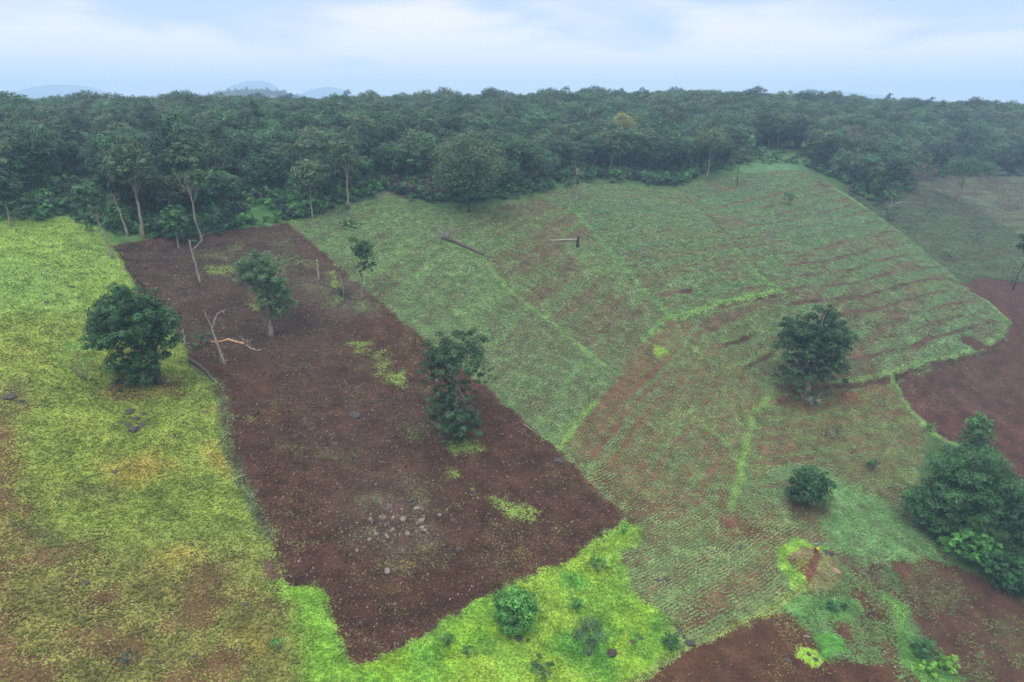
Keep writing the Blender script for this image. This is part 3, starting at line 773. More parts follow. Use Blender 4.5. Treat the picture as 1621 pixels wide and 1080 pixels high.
def tree(name, loc, trunk, crown, label, cat='tree', group=None, rz=0, scale=1.0, extra=None):
    t = empty(name, loc, rz, scale)
    tag(t, label, cat, group)
    if trunk: ob('trunk', trunk, t)
    if crown: ob('crown', crown, t)
    for nm, me in (extra or []): ob(nm, me, t)
    return t

# --- forest prototypes
def proto(seed, H, w, hc, leafmat, barkmat, n=4200, size=.55, kind='round'):
    g = np.random.default_rng(seed); hc = hc * 1.28; w = w * 1.1
    cz = H - hc / 2
    if kind == 'round': cl = ellipsoid_clumps((0, 0, cz), (w / 2, w / 2, hc / 2), 34, w * .2, seed)
    elif kind == 'lobed':
        cl = []
        for k in range(4):
            a = k * 1.6 + g.random(); rr = w * .24
            cl += ellipsoid_clumps((math.cos(a) * rr, math.sin(a) * rr, cz + hc * .25 * (g.random() - .4)), (w * .28, w * .28, hc * .34), 12, w * .15, seed + k)
    elif kind == 'flat':
        cl = ellipsoid_clumps((0, 0, cz), (w / 2, w / 2, hc * .4), 32, w * .17, seed, bottom=-.2)
    elif kind == 'tall':
        cl = ellipsoid_clumps((0, 0, cz), (w * .36, w * .36, hc * .55), 26, w * .19, seed, bottom=-.8)
    elif kind == 'open':
        cl = [(*(np.array((0, 0, cz)) + rdir(1, g)[0] * np.array((w / 2, w / 2, hc / 2)) * (.4 + .5 * g.random())), w * .16 * (.7 + .6 * g.random())) for _ in range(22)]
    tg = [cl[i] for i in g.choice(len(cl), 7, replace=False)]
    tm = trunk_mesh('trunk', cz, .018 * H + .08, tg, seed, barkmat, lean=(g.normal() * .5, g.normal() * .5), fork=.45)
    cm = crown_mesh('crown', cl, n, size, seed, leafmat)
    return tm, cm
PR = [proto(101, 15, 10, 9, L_FOR, B_DARK, kind='round'), proto(102, 17, 11, 10, L_FOR, B_DARK, kind='lobed'), proto(103, 14, 9, 8, L_FOR, B_PALE, kind='lobed'),
      proto(104, 18, 9, 11, L_FOR, B_PALE, kind='tall'), proto(105, 16, 12, 8, L_FOR, B_DARK, kind='flat'), proto(106, 15, 9, 9, L_FOR2, B_PALE, kind='open', n=2200),
      proto(107, 16, 10, 9, L_FOR2, B_PALE, kind='round'), proto(108, 17, 9, 9, L_GREY, B_PALE, kind='open', n=2200), proto(109, 13, 10, 9, L_FOR, B_DARK, kind='round'),
      proto(110, 16, 11, 9, L_FOR, B_DARK, kind='lobed'), proto(111, 12, 8, 8, L_MID, B_DARK, kind='lobed'), proto(112, 17, 10, 10, L_FOR2, B_DARK, kind='lobed')]
PRH = [15, 17, 14, 18, 16, 15, 16, 17, 13, 16, 12, 17]
PLAB = {0: 'dark green round-crowned forest tree', 5: 'olive tree with a broken open crown in the forest', 7: 'grey-green thin-crowned tree in the forest', 10: 'smaller mid-green tree in the forest', 6: 'olive green round-crowned forest tree',
        1: 'dark green forest tree with a lobed crown', 3: 'tall narrow dark green forest tree', 4: 'dark green forest tree with a broad flat crown', 11: 'olive green forest tree with a lobed crown'}
PLAB[8] = PLAB[0]; PLAB[2] = PLAB[9] = PLAB[1]

# --- edge trees that stand out, each described
HERO = []        # world xy and radius kept clear of random trees
def hero_xy(px, py, r=5): p = G(px, py); HERO.append((p.x, p.y, r)); return p

def std_tree(name, base, top, cw, chf, label, leaf, bark, kind='round', n=7000, leafsz=.45, group=None, lean_px=0, seed=1, trunk_r=None, crown_dx=0, cat='tree'):
    """base, top, crown width in photo pixels; chf crown height as a fraction of the tree"""
    p = hero_xy(*base); k = mpp(p)
    H = (base[1] - top) * k / .95; w = cw * k; hc = H * chf
    g = np.random.default_rng(seed); cz = H - hc / 2; lx = lean_px * k
    c0 = (lx + crown_dx * k, 0, cz)
    if kind == 'round': cl = ellipsoid_clumps(c0, (w / 2, w / 2, hc / 2), 42, w * .18, seed)
    elif kind == 'flat': cl = ellipsoid_clumps(c0, (w / 2, w / 2, hc * .45), 34, w * .16, seed, bottom=-.2)
    elif kind == 'open': cl = [(*(np.array(c0) + rdir(1, g)[0] * np.array((w / 2, w / 2, hc / 2)) * (.35 + .55 * g.random())), w * .16 * (.7 + .6 * g.random())) for _ in range(22)]
    tg = [cl[i] for i in g.choice(len(cl), min(9, len(cl)), replace=False)]
    tm = trunk_mesh('trunk', cz, trunk_r or (.014 * H + .08), tg, seed, bark, lean=(lx, 0), fork=.6)
    cm = crown_mesh('crown', cl, n, leafsz, seed, leaf)
    return tree(name, p, tm, cm, label, cat, group)

E = 'tall pale-trunked trees at the forest edge'
std_tree('tree', (178,409), 290, 45, .5, 'leaning thin tree with a pale trunk at the top left corner of the ploughed field', L_FOR, B_PALE, 'open', 3500, lean_px=-20, seed=11, trunk_r=.22)
std_tree('tree', (202,372), 270, 42, .45, 'curved pale-trunked tree between the leaning tree and the forked trunk', L_FOR, B_PALE, 'open', 3500, lean_px=-16, seed=12, trunk_r=.28)
std_tree('tree', (229,377), 242, 58, .5, 'tall pale forked-trunk tree behind the ploughed field', L_FOR2, B_PALE, 'round', 5200, lean_px=-5, seed=13, trunk_r=.4)
std_tree('tree', (320,386), 240, 52, .4, 'tallest slender pale trunk behind the ploughed field with a flat-topped crown', L_FOR2, B_PALE, 'flat', 4800, lean_px=-15, seed=14, trunk_r=.26)
std_tree('tree', (283,393), 330, 38, .75, 'short bushy dark tree inside the top edge of the ploughed field', L_DARK, B_PALE, 'round', 3600, seed=15, trunk_r=.2)
std_tree('tree', (17,358), 275, 55, .75, 'dark tree at the left edge of the photo by the pasture', L_FOR, B_PALE, 'round', 4500, seed=16)
std_tree('tree', (495,345), 262, 52, .55, 'olive tree with a rounded crown at the left corner of the crop field', L_FOR2, B_PALE, 'round', 4500, seed=17, trunk_r=.2)
std_tree('tree', (552,326), 228, 44, .42, 'tall straight pale trunk rising at the forest edge left of the brush pile', L_FOR2, B_PALE, 'open', 3200, seed=18, trunk_r=.26)
std_tree('tree', (742,336), 235, 116, .85, 'big dome-shaped tree standing out of the forest edge above the fallen trunk', L_FOR2, B_DARK, 'round', 16000, .42, seed=19, trunk_r=.42)
std_tree('tree', (912,320), 238, 24, .8, 'slim vine-clad trunk at the top edge of the crop field', L_GREY, B_PALE, 'open', 1800, seed=20, trunk_r=.4)
std_tree('tree', (1407,338), 262, 42, .6, 'slim white-trunked dark tree beside the right edge of the crop field', L_FOR, B_PALE, 'round', 4000, seed=21, trunk_r=.2)
std_tree('tree', (1518,322), 258, 72, .62, 'umbrella-shaped tree with a forked pale trunk in the upper right field', L_FOR, B_PALE, 'flat', 6000, seed=22, trunk_r=.3)
std_tree('tree', (1580,362), 272, 92, .7, 'sparse pale nearly leafless tree right of the umbrella-shaped tree', L_BROWN, B_PALE, 'open', 1500, .3, seed=23, trunk_r=.25)
std_tree('tree', (1458,310), 262, 50, .6, 'dry brownish half-bare tree left of the umbrella-shaped tree', L_BROWN, B_PALE, 'open', 1300, .3, seed=24, trunk_r=.18)
std_tree('tree', (1603,460), 370, 40, .45, 'leaning dark-trunked tree at the right edge above the bare field', L_FOR, B_DARK, 'round', 4200, lean_px=16, seed=25, trunk_r=.2)
std_tree('tree', (1120,282), 210, 50, .55, 'pale double-trunked tree at the forest edge over the crop field', L_FOR2, B_PALE, 'round', 4200, seed=26, trunk_r=.25)
std_tree('tree', (1166,296), 244, 30, .5, 'small olive tree at the grassy gap above the crop field', L_FOR2, B_DARK, 'round', 2200, seed=27, trunk_r=.14)
std_tree('tree', (985,262), 190, 42, .6, 'yellowish tree among the dark forest', L_YEL, B_DARK, 'round', 4200, .4, seed=28)
std_tree('tree', (757,236), 188, 24, .5, 'pale blossoming crown among the dark forest', L_PALE, B_DARK, 'open', 1600, .4, seed=29)
std_tree('tree', (1340,262), 200, 36, .8, 'reddish brown dry tree at the forest edge right of the grassy gap', L_BROWN, B_PALE, 'open', 1800, .35, seed=30)

# --- trees in the fields
def clump_tree(name, base, lobes, label, leaf, bark, n, size, trunk_r, seed, top_frac=.75, cat='tree', depth=1.0, K=22, extra=None, lean_px=0):
    """lobes: crown lobes as (px, py, half width px, half height px, forward shift px) in the photo, built as ellipsoids round the trunk"""
    p = hero_xy(*base); k = mpp(p)
    cl = []
    g = np.random.default_rng(seed)
    for i, q in enumerate(lobes):
        lx = (q[0] - base[0]) * k; lz = (base[1] - q[1]) * k / .95
        rx = q[2] * k; rz = q[3] * k; sh = (q[4] if len(q) > 4 else 0) * k
        cl += ellipsoid_clumps((lx, sh, lz + sh * .45), (rx, rx * depth, rz), max(12, int(2.3 * K * q[2] * q[3] / (lobes[0][2] * lobes[0][3]))), min(rx, rz) * .29, seed + i, bottom=-.75)
    H = max(c[2] for c in cl)
    tg = [cl[i] for i in g.choice(len(cl), min(12, len(cl)), replace=False)]
    tm = trunk_mesh('trunk', H * top_frac, trunk_r, tg, seed, bark, fork=.35, lean=(lean_px * k, 0))
    cm = crown_mesh('crown', cl, n, size, seed, leaf)
    return tree(name, p, tm, cm, label, cat, extra=extra), p, k
clump_tree('tree', (252,606), [(222,512,56,46),(180,532,30,28,-4),(260,530,32,40,4),(225,572,40,30,-6),(212,596,34,18,-14),(236,476,36,18)], 'big round dark green tree standing in the pasture beside the ploughed field', L_DARK, B_DARK, 62000, .27, .55, 201, K=34)
clump_tree('tree', (431,532), [(422,430,36,26),(438,465,28,28),(412,448,26,20,4),(446,492,22,22),(470,482,13,9)], 'lopsided grey-green tree with a pale trunk in the ploughed field', L_DUSK, B_PALE, 24000, .23, .38, 202, K=24)
clump_tree('tree', (574,476), [(563,364,15,9),(580,402,15,16),(584,424,14,10),(566,386,8,6)], 'thin pale-stemmed tree with small separate leaf tufts on the field border', L_DARK, B_PALE, 4200, .3, .13, 203, K=10, top_frac=.86)
clump_tree('tree', (722,692), [(726,562,46,30),(694,588,26,24,4),(760,592,30,14),(722,616,32,20),(714,648,34,26,-8),(740,662,28,22,-10),(700,630,22,20,-5),(722,676,24,18,-12)], 'vine-hung two-tiered tree on the right border of the ploughed field', L_DUSK, B_PALE, 36000, .24, .4, 204, K=24)
clump_tree('tree', (1277,622), [(1277,545,46,40),(1240,528,24,34,-3),(1284,502,20,24),(1314,535,24,30,2),(1256,585,34,22,-6),(1305,580,28,26,-4)], 'big dark tree with three upright lobes among the terraces', L_DARK, B_PALE, 48000, .28, .55, 205, K=26)
clump_tree('tree', (1277,800), [(1276,770,31,32),(1290,752,16,14),(1262,752,16,12)], 'small round dark tree alone in the sprouting crop', L_DARK, B_DARK, 12000, .27, .2, 206, K=22, top_frac=.6)
clump_tree('bush', (815,992), [(815,962,34,33)], 'round glossy dark green bush at the bottom edge of the ploughed field', L_SHRUB, B_DARK, 9000, .26, .15, 207, K=36, top_frac=.5, cat='bush')
# cluster on the right edge
clump_tree('tree', (1535,735), [(1536,672,18,20),(1552,700,14,20),(1520,690,12,14),(1540,715,22,22)], 'tall slim tree sticking up at the back of the tree group on the right edge', L_DARK, B_PALE, 9000, .3, .25, 208, K=18, top_frac=.85)
clump_tree('tree', (1520,850), [(1515,755,58,50),(1470,790,42,40,-4),(1548,790,46,48),(1490,738,32,26)], 'largest spreading grey-green tree of the group on the right edge', L_DARK, B_DARK, 52000, .28, .6, 209, K=34)
clump_tree('tree', (1600,880), [(1595,815,44,48),(1570,790,32,32),(1625,830,34,50)], 'broad tree of the right-hand group cut by the photo edge', L_DARK, B_DARK, 32000, .28, .5, 210, K=24)
clump_tree('tree', (1460,835), [(1455,800,28,28),(1475,815,24,22)], 'low dark tree at the left foot of the right-hand group', L_DARK, B_DARK, 9000, .3, .3, 211, K=20)
clump_tree('bush', (1530,880), [(1520,852,40,22),(1555,868,34,22)], 'broad bright-leaved bush at the front foot of the right-hand trees', L_SHRUB, B_DARK, 14000, .28, .2, 212, K=24, cat='bush')
clump_tree('bush', (1605,935), [(1600,905,34,26),(1575,888,26,18),(1625,925,26,22)], 'thick bush at the bottom right end of the right-hand group', L_SHRUB, B_DARK, 12000, .28, .2, 213, K=22, cat='bush')

def bush(px, py, w, h, label, leaf=L_SHRUB, n=1600, size=.2, seed=1, name='shrub', kind='round', cat='shrub', group=None):
    p = G(px, py); k = mpp(p); g = np.random.default_rng(seed)
    rx, rz = w * k / 2, h * k / 2
    cl = ellipsoid_clumps((0, 0, rz * .95), (rx, rx, rz), 14, min(rx, rz) * .42, seed, bottom=-.5)
    cm = crown_mesh('foliage', cl, n, size, seed, leaf)
    parts = [limb((0, 0, -.1), c[:3], .03 + .02 * rx, .012, g, n=4) for c in cl[:6]]
    V, F = join(parts)
    t = empty(name, p); tag(t, label, cat, group)
    ob('stem', mesh_np('stem', V, F, B_DEAD), t); ob('foliage', cm, t)
    return t
bush(932, 1040, 50, 78, 'tall wispy grey shrub in the bright grass right of the round bush', L_GREY, 2600, .13, 301)
bush(913, 970, 22, 24, 'small dark shrub above the wispy grey shrub', L_SHRUB, 1000, .14, 302)
bush(945, 905, 34, 26, 'leafy shrub near the top of the bright grass wedge', L_SHRUB, 900, .16, 303)
bush(1061, 1032, 30, 30, 'blue-green shrub among dark rocks at the corner of the bright grass', L_SHRUB, 1300, .15, 304)
bush(708, 1020, 20, 24, 'small shrub in bright grass left of the round bush', L_SHRUB, 700, .13, 305)
bush(988, 842, 14, 16, 'small shrub at the tip of the bright grass wedge', L_SHRUB, 500, .13, 306)
bush(1460, 1040, 38, 36, 'round blue-green bush in the green strip at the lower right', L_DARK, 2600, .17, 307)
bush(1470, 1062, 30, 20, 'low bright bush in front of the round blue-green bush', L_BRUSH, 1300, .17, 308)
bush(1500, 1058, 34, 26, 'bright weedy bush at the bottom of the lower right green strip', L_BRUSH, 1500, .17, 309)
bush(1380, 742, 18, 20, 'small round bush alone right of the small round tree', L_DARK, 900, .17, 310)
bush(1318, 693, 36, 16, 'low spreading shrub on a terrace below the big three-lobed tree', L_GREY, 900, .16, 311)
bush(1472, 683, 16, 16, 'small shrub on the corner of the bare reddish field', L_SHRUB, 500, .17, 312)
bush(1248, 325, 20, 22, 'small dark bush alone high in the crop field', L_DARK, 900, .3, 313)
bush(1018, 408, 18, 32, 'wispy sapling in the middle of the upper crop field', L_GREY, 260, .2, 314)
bush(132, 600, 64, 62, 'faint wispy shrub in the pasture left of the big round tree', L_SHRUB, 1100, .15, 315)
bush(440, 1030, 20, 22, 'small leafy weed near the bottom of the pasture', L_SHRUB, 300, .13, 316)
bush(203, 1050, 30, 14, 'pale green weed patch at the bottom of the pasture', L_GREY, 300, .14, 317)
bush(1320, 968, 26, 18, 'bright green leafy clump in the garden rows', L_MID, 900, .17, 318)
bush(1280, 635, 60, 18, 'dark undergrowth around the foot of the three-lobed tree', L_DARK, 1500, .2, 319)
bush(858, 1068, 40, 22, 'leafy weeds at the bottom edge left of the wispy grey shrub', L_SHRUB, 900, .15, 320)
bush(740, 1035, 22, 14, 'low dark weed in the bright grass below the round bush', L_SHRUB, 400, .14, 321)
bush(1336, 965, 12, 12, 'small leafy plant right of the bright garden clump', L_MID, 350, .15, 322)
bush(1412, 350, 26, 22, 'dark bush at the foot of the slim white-trunked tree', L_DARK, 900, .3, 323)
bush(316, 545, 40, 18, 'leafy fallen branch lying right of the big round tree', L_DARK, 1300, .2, 324, name='fallen_branch', cat='branch')

bush(655, 306, 66, 26, 'brown heap of dry cut bushes at the forest edge above the crop corner', L_BROWN, 1800, .3, 325, name='brush_pile', cat='brush pile')
bush(688, 316, 44, 26, 'reddish dry bush pile left of the dome-shaped tree', L_BROWN, 1400, .3, 326, name='brush_pile', cat='brush pile')
for q_, (px_, py_, w_, h_, lab_) in enumerate([(1478,345,22,20,'small dry bush below left of the umbrella-shaped tree'),(1545,380,26,14,'low dark bush in the far field below the umbrella-shaped tree'),
        (1440,365,16,12,'tiny bush just beyond the right edge of the crop field'),(1612,330,30,26,'green bush at the right edge of the far field'),(1500,410,18,10,'small bush low in the far field')]):
    bush(px_, py_, w_, h_, lab_, L_DUSK, 500, .3, 330 + q_)
# --- the forest
fx, fy = FOREST_W[:, 0], FOREST_W[:, 1]
order = np.argsort(np.arctan2(fx, fy))
fang = np.arctan2(fx, fy)[order]; fr = np.hypot(fx, fy)[order]
def edge_r(x, y): return np.interp(np.arctan2(x, y), fang, fr)
SP = 5.6
cand = []
for i in range(-100, 120):
    for j in range(12, 104):
        x = (i + (j % 2) * .5 + rng.uniform(-.42, .42)) * SP; y = (j + rng.uniform(-.42, .42)) * SP * .9
        r = math.hypot(x, y)
        if abs(x) > y * .86 + 8 or r > 520: continue
        er = float(edge_r(x, y))
        if r < er + 4: continue
        cand.append((x, y, r - er))
keep = []
for x, y, e in cand:
    if any((x - a) ** 2 + (y - b) ** 2 < rr * rr for a, b, rr in HERO): continue
    keep.append((x, y, e))
def clearing(x, y, e):
    v = fbm(np.array([x / 22]), np.array([y / 22]), 55)[0]
    return e < 45 and v < .36
CL1 = W([(85,345),(95,290),(150,280),(175,330),(160,352)]); CL2 = W([(355,350),(370,318),(430,308),(470,325),(440,346)]); CL3 = W([(1180,268),(1200,238),(1275,240),(1290,262)])
def in_clear(x, y):
    X, Y = np.array([x]), np.array([y])
    return any(sdf(c, X, Y)[0] > -1 for c in (CL1, CL2, CL3))
keep = [k for k in keep if not in_clear(k[0], k[1])]
keep.sort(key=lambda k: math.hypot(k[0], k[1]))
NI = 290
weights = np.array([1.4, 1.3, 1, .6, .9, .5, .7, .4, 1.2, 1.3, .8, .9]); weights /= weights.sum()
zs = hfull(np.array([k[0] for k in keep]), np.array([k[1] for k in keep]))
roots = {}
rest = []
for q, (x, y, e) in enumerate(keep):
    pi = int(rng.choice(len(PR), p=weights))
    sc = float(rng.uniform(.66, 1.0)) * (.85 if e < 8 else 1.0)
    if math.hypot(x, y) > 300: sc = float(rng.uniform(.78, .95)) * (1.12 if rng.random() < .02 else 1); pi = pi if pi not in (1, 2, 3, 4, 5, 7, 9) or rng.random() < .25 else int(rng.choice([0, 6, 8, 11, 8, 0]))
    sc *= .74 + .6 * float(fbm(np.array([x / 38]), np.array([y / 38]), 171)[0])
    sc = min(sc, (13.6 + 2.6 * float(fbm(np.array([x / 16]), np.array([y / 16]), 173)[0])) / PRH[pi]) if math.hypot(x, y) > 190 else sc
    if math.hypot(x, y) > 290 and pi in (0, 6, 8) and rng.random() < .07: sc *= 1.2
    rz = float(rng.uniform(0, 6.28))
    if q < NI:
        if pi not in roots:
            roots[pi] = tree('forest_tree', (x, y, zs[q] - .1), PR[pi][0], PR[pi][1], PLAB[pi], 'tree', PLAB[pi].replace('tree', 'trees'), rz, sc)
        else:
            src = roots[pi]; c = src.copy(); C.objects.link(c)
            c.location = (x, y, zs[q] - .1); c.rotation_euler = (0, 0, rz); c.scale = (sc, sc, sc * float(rng.uniform(.88, 1.1)))
            for ch in src.children:
                d = ch.copy(); C.objects.link(d); d.parent = c
    else:
        rest.append((x, y, zs[q] - .1, rz, sc, pi))

# geometry nodes scatter
def scatter(name, P, rot, scl, protos, label, cat, pick=None, col=None):
    """P (n,3) points; protos: list of (unlinked) objects"""
    at = {'rot': rot, 'scl': scl}
    at['pick'] = pick if pick is not None else np.random.default_rng(3).integers(0, len(protos), len(P)).astype(float)
    if col is not None: at['col'] = col
    me = bpy.data.meshes.new(name)
    me.vertices.add(len(P)); me.vertices.foreach_set('co', np.asarray(P, np.float32).ravel())
    for k, a in at.items():
        a = np.asarray(a, np.float32)
        if a.ndim == 1:
            t = me.attributes.new(k, 'FLOAT', 'POINT'); t.data.foreach_set('value', a)
        else:
            t = me.attributes.new(k, 'FLOAT_VECTOR', 'POINT'); t.data.foreach_set('vector', a.ravel())
    o = ob(name, me); tag(o, label, cat, kind='stuff')
    coll = bpy.data.collections.new(name + ' kinds')
    for i, pr in enumerate(protos):
        pr.name = '%s kind %02d' % (name, i)
        coll.objects.link(pr)
    ng = bpy.data.node_groups.new(name + ' scatter', 'GeometryNodeTree')
    ng.interface.new_socket('Geometry', in_out='INPUT', socket_type='NodeSocketGeometry')
    ng.interface.new_socket('Geometry', in_out='OUTPUT', socket_type='NodeSocketGeometry')
    N, L = ng.nodes, ng.links
    gi = N.new('NodeGroupInput'); go = N.new('NodeGroupOutput')
    iop = N.new('GeometryNodeInstanceOnPoints'); ci = N.new('GeometryNodeCollectionInfo')
    ci.inputs['Collection'].default_value = coll; ci.inputs['Separate Children'].default_value = True; ci.inputs['Reset Children'].default_value = True
    def na(nm, typ):
        x = N.new('GeometryNodeInputNamedAttribute'); x.data_type = typ; x.inputs['Name'].default_value = nm; return x.outputs['Attribute']
    m2p = N.new('GeometryNodeMeshToPoints')
    L.new(gi.outputs[0], m2p.inputs['Mesh']); L.new(m2p.outputs[0], iop.inputs['Points'])
    L.new(ci.outputs[0], iop.inputs['Instance']); iop.inputs['Pick Instance'].default_value = True
    fi = N.new('FunctionNodeFloatToInt'); L.new(na('pick', 'FLOAT'), fi.inputs[0]); L.new(fi.outputs[0], iop.inputs['Instance Index'])
    e2r = N.new('FunctionNodeEulerToRotation'); L.new(na('rot', 'FLOAT_VECTOR'), e2r.inputs[0]); L.new(e2r.outputs[0], iop.inputs['Rotation'])
    L.new(na('scl', 'FLOAT'), iop.inputs['Scale'])
    L.new(iop.outputs[0], go.inputs[0])
    md = o.modifiers.new('scatter', 'NODES'); md.node_group = ng
    return o
def loose(me): return bpy.data.objects.new('kind', me)
def merged(tm, cm):
    """trunk and crown of a prototype as one mesh with two materials"""
    import bmesh
    bm = bmesh.new(); bm.from_mesh(cm); n = len(bm.faces)
    bm.from_mesh(tm); bm.faces.ensure_lookup_table()
    for f in bm.faces[n:]: f.material_index = 1
    me = bpy.data.meshes.new('tree'); bm.to_mesh(me); bm.free()
    me.materials.append(cm.materials[0]); me.materials.append(tm.materials[0])
    return me
rest = np.array(rest)
ridge_pts = []
for q in range(900):
    x = RIDGE[0] + rng.normal() * 150; y = RIDGE[1] + rng.normal() * 50
    U = (x - RIDGE[0]) / 145; V_ = (y - RIDGE[1]) / 95
    z = hill_h(151, 400, 1350) / .95 * (math.exp(-(abs(U) ** 2.2 + V_ ** 2) * .5)) - .06 * hill_h(151, 400, 1350) + 20
    ridge_pts.append((x, y, z, rng.uniform(0, 6), rng.uniform(.6, .95), rng.integers(0, 5)))
allr = np.vstack([rest, np.array(ridge_pts)])
MERGED = [merged(*p) for p in PR]
scatter('forest', allr[:, :3], np.stack([0 * allr[:, 3], 0 * allr[:, 3], allr[:, 3]], 1), allr[:, 4], [loose(m) for m in MERGED],
        'dense dark green forest canopy filling the hilltop up to the skyline', 'forest', pick=allr[:, 5])

# undergrowth at the forest edge
ub = []
g = np.random.default_rng(77)
for q in range(3400):
    i = g.integers(0, len(FOREST_W) - 1); t = g.random()
    e = FOREST_W[i] * (1 - t) + FOREST_W[i + 1] * t
    d = e / np.linalg.norm(e); o_ = abs(g.normal()) * 16 - .5
    x, y = e + d * o_ + g.normal(size=2) * 1.5
    if abs(x) > y * .9: continue
    cl_ = in_clear(x, y)
    if cl_ and g.random() < .8: continue
    ub.append((x, y, 0, g.uniform(0, 6), g.uniform(.6, 1.5) * (.6 if o_ < 3 else 1), g.integers(0, 4)))
ub = np.array(ub); ub[:, 2] = hfull(ub[:, 0], ub[:, 1]) - .1
def bush_mesh(seed, w, h, leaf, n=420, size=.4):
    cl = ellipsoid_clumps((0, 0, h * .5), (w / 2, w / 2, h / 2), 9, w * .2, seed, bottom=-.3)
    return crown_mesh('bush', cl, n, size, seed, leaf)
scatter('undergrowth', ub[:, :3], np.stack([0 * ub[:, 3], 0 * ub[:, 3], ub[:, 3]], 1), ub[:, 4],
        [loose(bush_mesh(400 + k, w, h, lf)) for k, (w, h, lf) in enumerate(((3.2, 2.4, L_FOR), (2.6, 2.8, L_MID), (3.6, 2.2, L_FOR), (2.4, 2.0, L_SHRUB)))],
        'leafy undergrowth of shrubs along the foot of the forest', 'undergrowth', pick=ub[:, 5])

# ------------------------------------------------------------ crops, grass, weeds, stones as ground cover
def blades(n, r, h, w, seed, flat=.5):
    """a small plant of n leaves"""
    g = np.random.default_rng(seed); V = []; F = []
    for i in range(n):
        a = 2 * np.pi * i / n + g.uniform(-.4, .4); d = np.array([math.cos(a), math.sin(a), 0]); s = np.array([-d[1], d[0], 0])
        L_ = r * g.uniform(.7, 1.2); hh = h * g.uniform(.6, 1.2)
        p0 = d * .02; p1 = d * L_ * .55 + np.array([0, 0, hh * (1 - flat * .3)]); p2 = d * L_ + np.array([0, 0, hh * (1 - flat)])
        o_ = len(V)
        V += [p0 - s * w * .2, p0 + s * w * .2, p1 + s * w * .5, p1 - s * w * .5, p2 + s * w * .12, p2 - s * w * .12]
        F += [(o_, o_ + 1, o_ + 2, o_ + 3), (o_ + 3, o_ + 2, o_ + 4, o_ + 5)]
    return mesh_np('plant', np.array(V), np.array(F), None)
M_PLANT = plant_material('seedling leaves'); M_GRASS = plant_material('grass blades', .3)
crop_pr = []
for k in range(4):
    m = blades(7, .155, .13, .11, 500 + k, .5); m.materials.append(M_PLANT); crop_pr.append(loose(m))
grass_pr = []
for k in range(4):
    m = blades(9, .16, .26, .05, 520 + k, .25); m.materials.append(M_GRASS); grass_pr.append(loose(m))
def sample(n, x0, x1, y0, y1, seed):
    g = np.random.default_rng(seed)
    x = g.uniform(x0, x1, n); y = g.uniform(y0, y1, n)
    ok = np.abs(x) < y * .82 + 12
    return x[ok], y[ok], g
def inside(poly, x, y): return sdf(poly, x, y) > 0
# crops
x, y, g = sample(1500000, -70, 175, 50, 290, 601)
d = np.hypot(x, y)
acc = g.random(len(x)) < np.clip((125 / d) ** 1.6, 0, 1)
x, y, d = x[acc], y[acc], d[acc]
GARD = W([(1240,945),(1330,872),(1400,890),(1450,985),(1500,1060),(1560,1200),(1400,1200),(1300,1040)])
ok = (inside(CROP_W, x, y) | inside(NE_W, x, y) | inside(GARD, x, y) | inside(DARKBR_W, x, y)) & ~inside(PLOUGH_W, x, y)
x, y, d = x[ok], y[ok], d[ok]
so, ve, co, st, rw = paint(x, y)
acc = g.random(len(x)) < np.clip(co * 1.15 - .02, 0, 1)
x, y, d, ve, rw = x[acc], y[acc], d[acc], ve[acc], rw[acc]
sh = (np.round(rw[:, 2] / ROWSP) * ROWSP - rw[:, 2]) * (rw[:, 3] > 0) * .55
x = x - sh * rw[:, 1]; y = y + sh * rw[:, 0]
n = len(x); print('crop plants', n)
z = hfull(x, y)
scatter('crop_seedlings', np.stack([x, y, z], 1), np.stack([g.uniform(-.15, .15, n), g.uniform(-.15, .15, n), g.uniform(0, 6.28, n)], 1),
        g.uniform(.6, 1.25, n) * (1 + np.clip(d - 130, 0, 200) / 260), crop_pr, 'rows of low green seedlings over the terraced crop field', 'crop', col=ve * g.uniform(.8, 1.6, (n, 1)))
# pasture grass
x, y, g = sample(620000, -130, 45, 42, 175, 603)
d = np.hypot(x, y)
acc = g.random(len(x)) < np.clip((85 / d) ** 1.6, 0, 1)
x, y = x[acc], y[acc]
ok = inside(PASTURE_W, x, y) & ~inside(PLOUGH_W, x, y)
x, y = x[ok], y[ok]
so, ve, co, st, rw = paint(x, y)
acc = g.random(len(x)) < np.clip(co, .05, 1)
x, y, ve = x[acc], y[acc], ve[acc]
n = len(x); print('grass tufts', n)
patch = fbm(x / 1.6, y / 1.6, 66)
scatter('grass_tufts', np.stack([x, y, hfull(x, y)], 1), np.stack([g.uniform(-.2, .2, n), g.uniform(-.2, .2, n), g.uniform(0, 6.28, n)], 1),
        g.uniform(.5, 1.2, n) * (.45 + .7 * patch), grass_pr, 'short yellow-green grass and weeds of the pasture', 'grass', col=ve * np.array([.93, 1.0, .92]) * g.uniform(.88, 1.35, (n, 1)))
# weeds on the ploughed field and bare fields
x, y, g = sample(240000, -95, 175, 42, 190, 605)
ok = (inside(PLOUGH_W, x, y) | inside(REDSE_W, x, y) | inside(REDBL_W, x, y))
x, y = x[ok], y[ok]
so, ve, co, st, rw = paint(x, y)
acc = g.random(len(x)) < np.clip(co * .9 + .02, .015, 1)
x, y, ve = x[acc], y[acc], ve[acc]; n = len(x); print('weeds', n)
scatter('weeds', np.stack([x, y, hfull(x, y)], 1), np.stack([0 * x, 0 * x, g.uniform(0, 6.28, n)], 1), g.uniform(.4, 1.1, n), crop_pr if False else [loose(o_.data) for o_ in crop_pr],
        'scattered weeds on the bare ploughed soil', 'weeds', col=ve * g.uniform(.8, 1.25, (n, 1)))
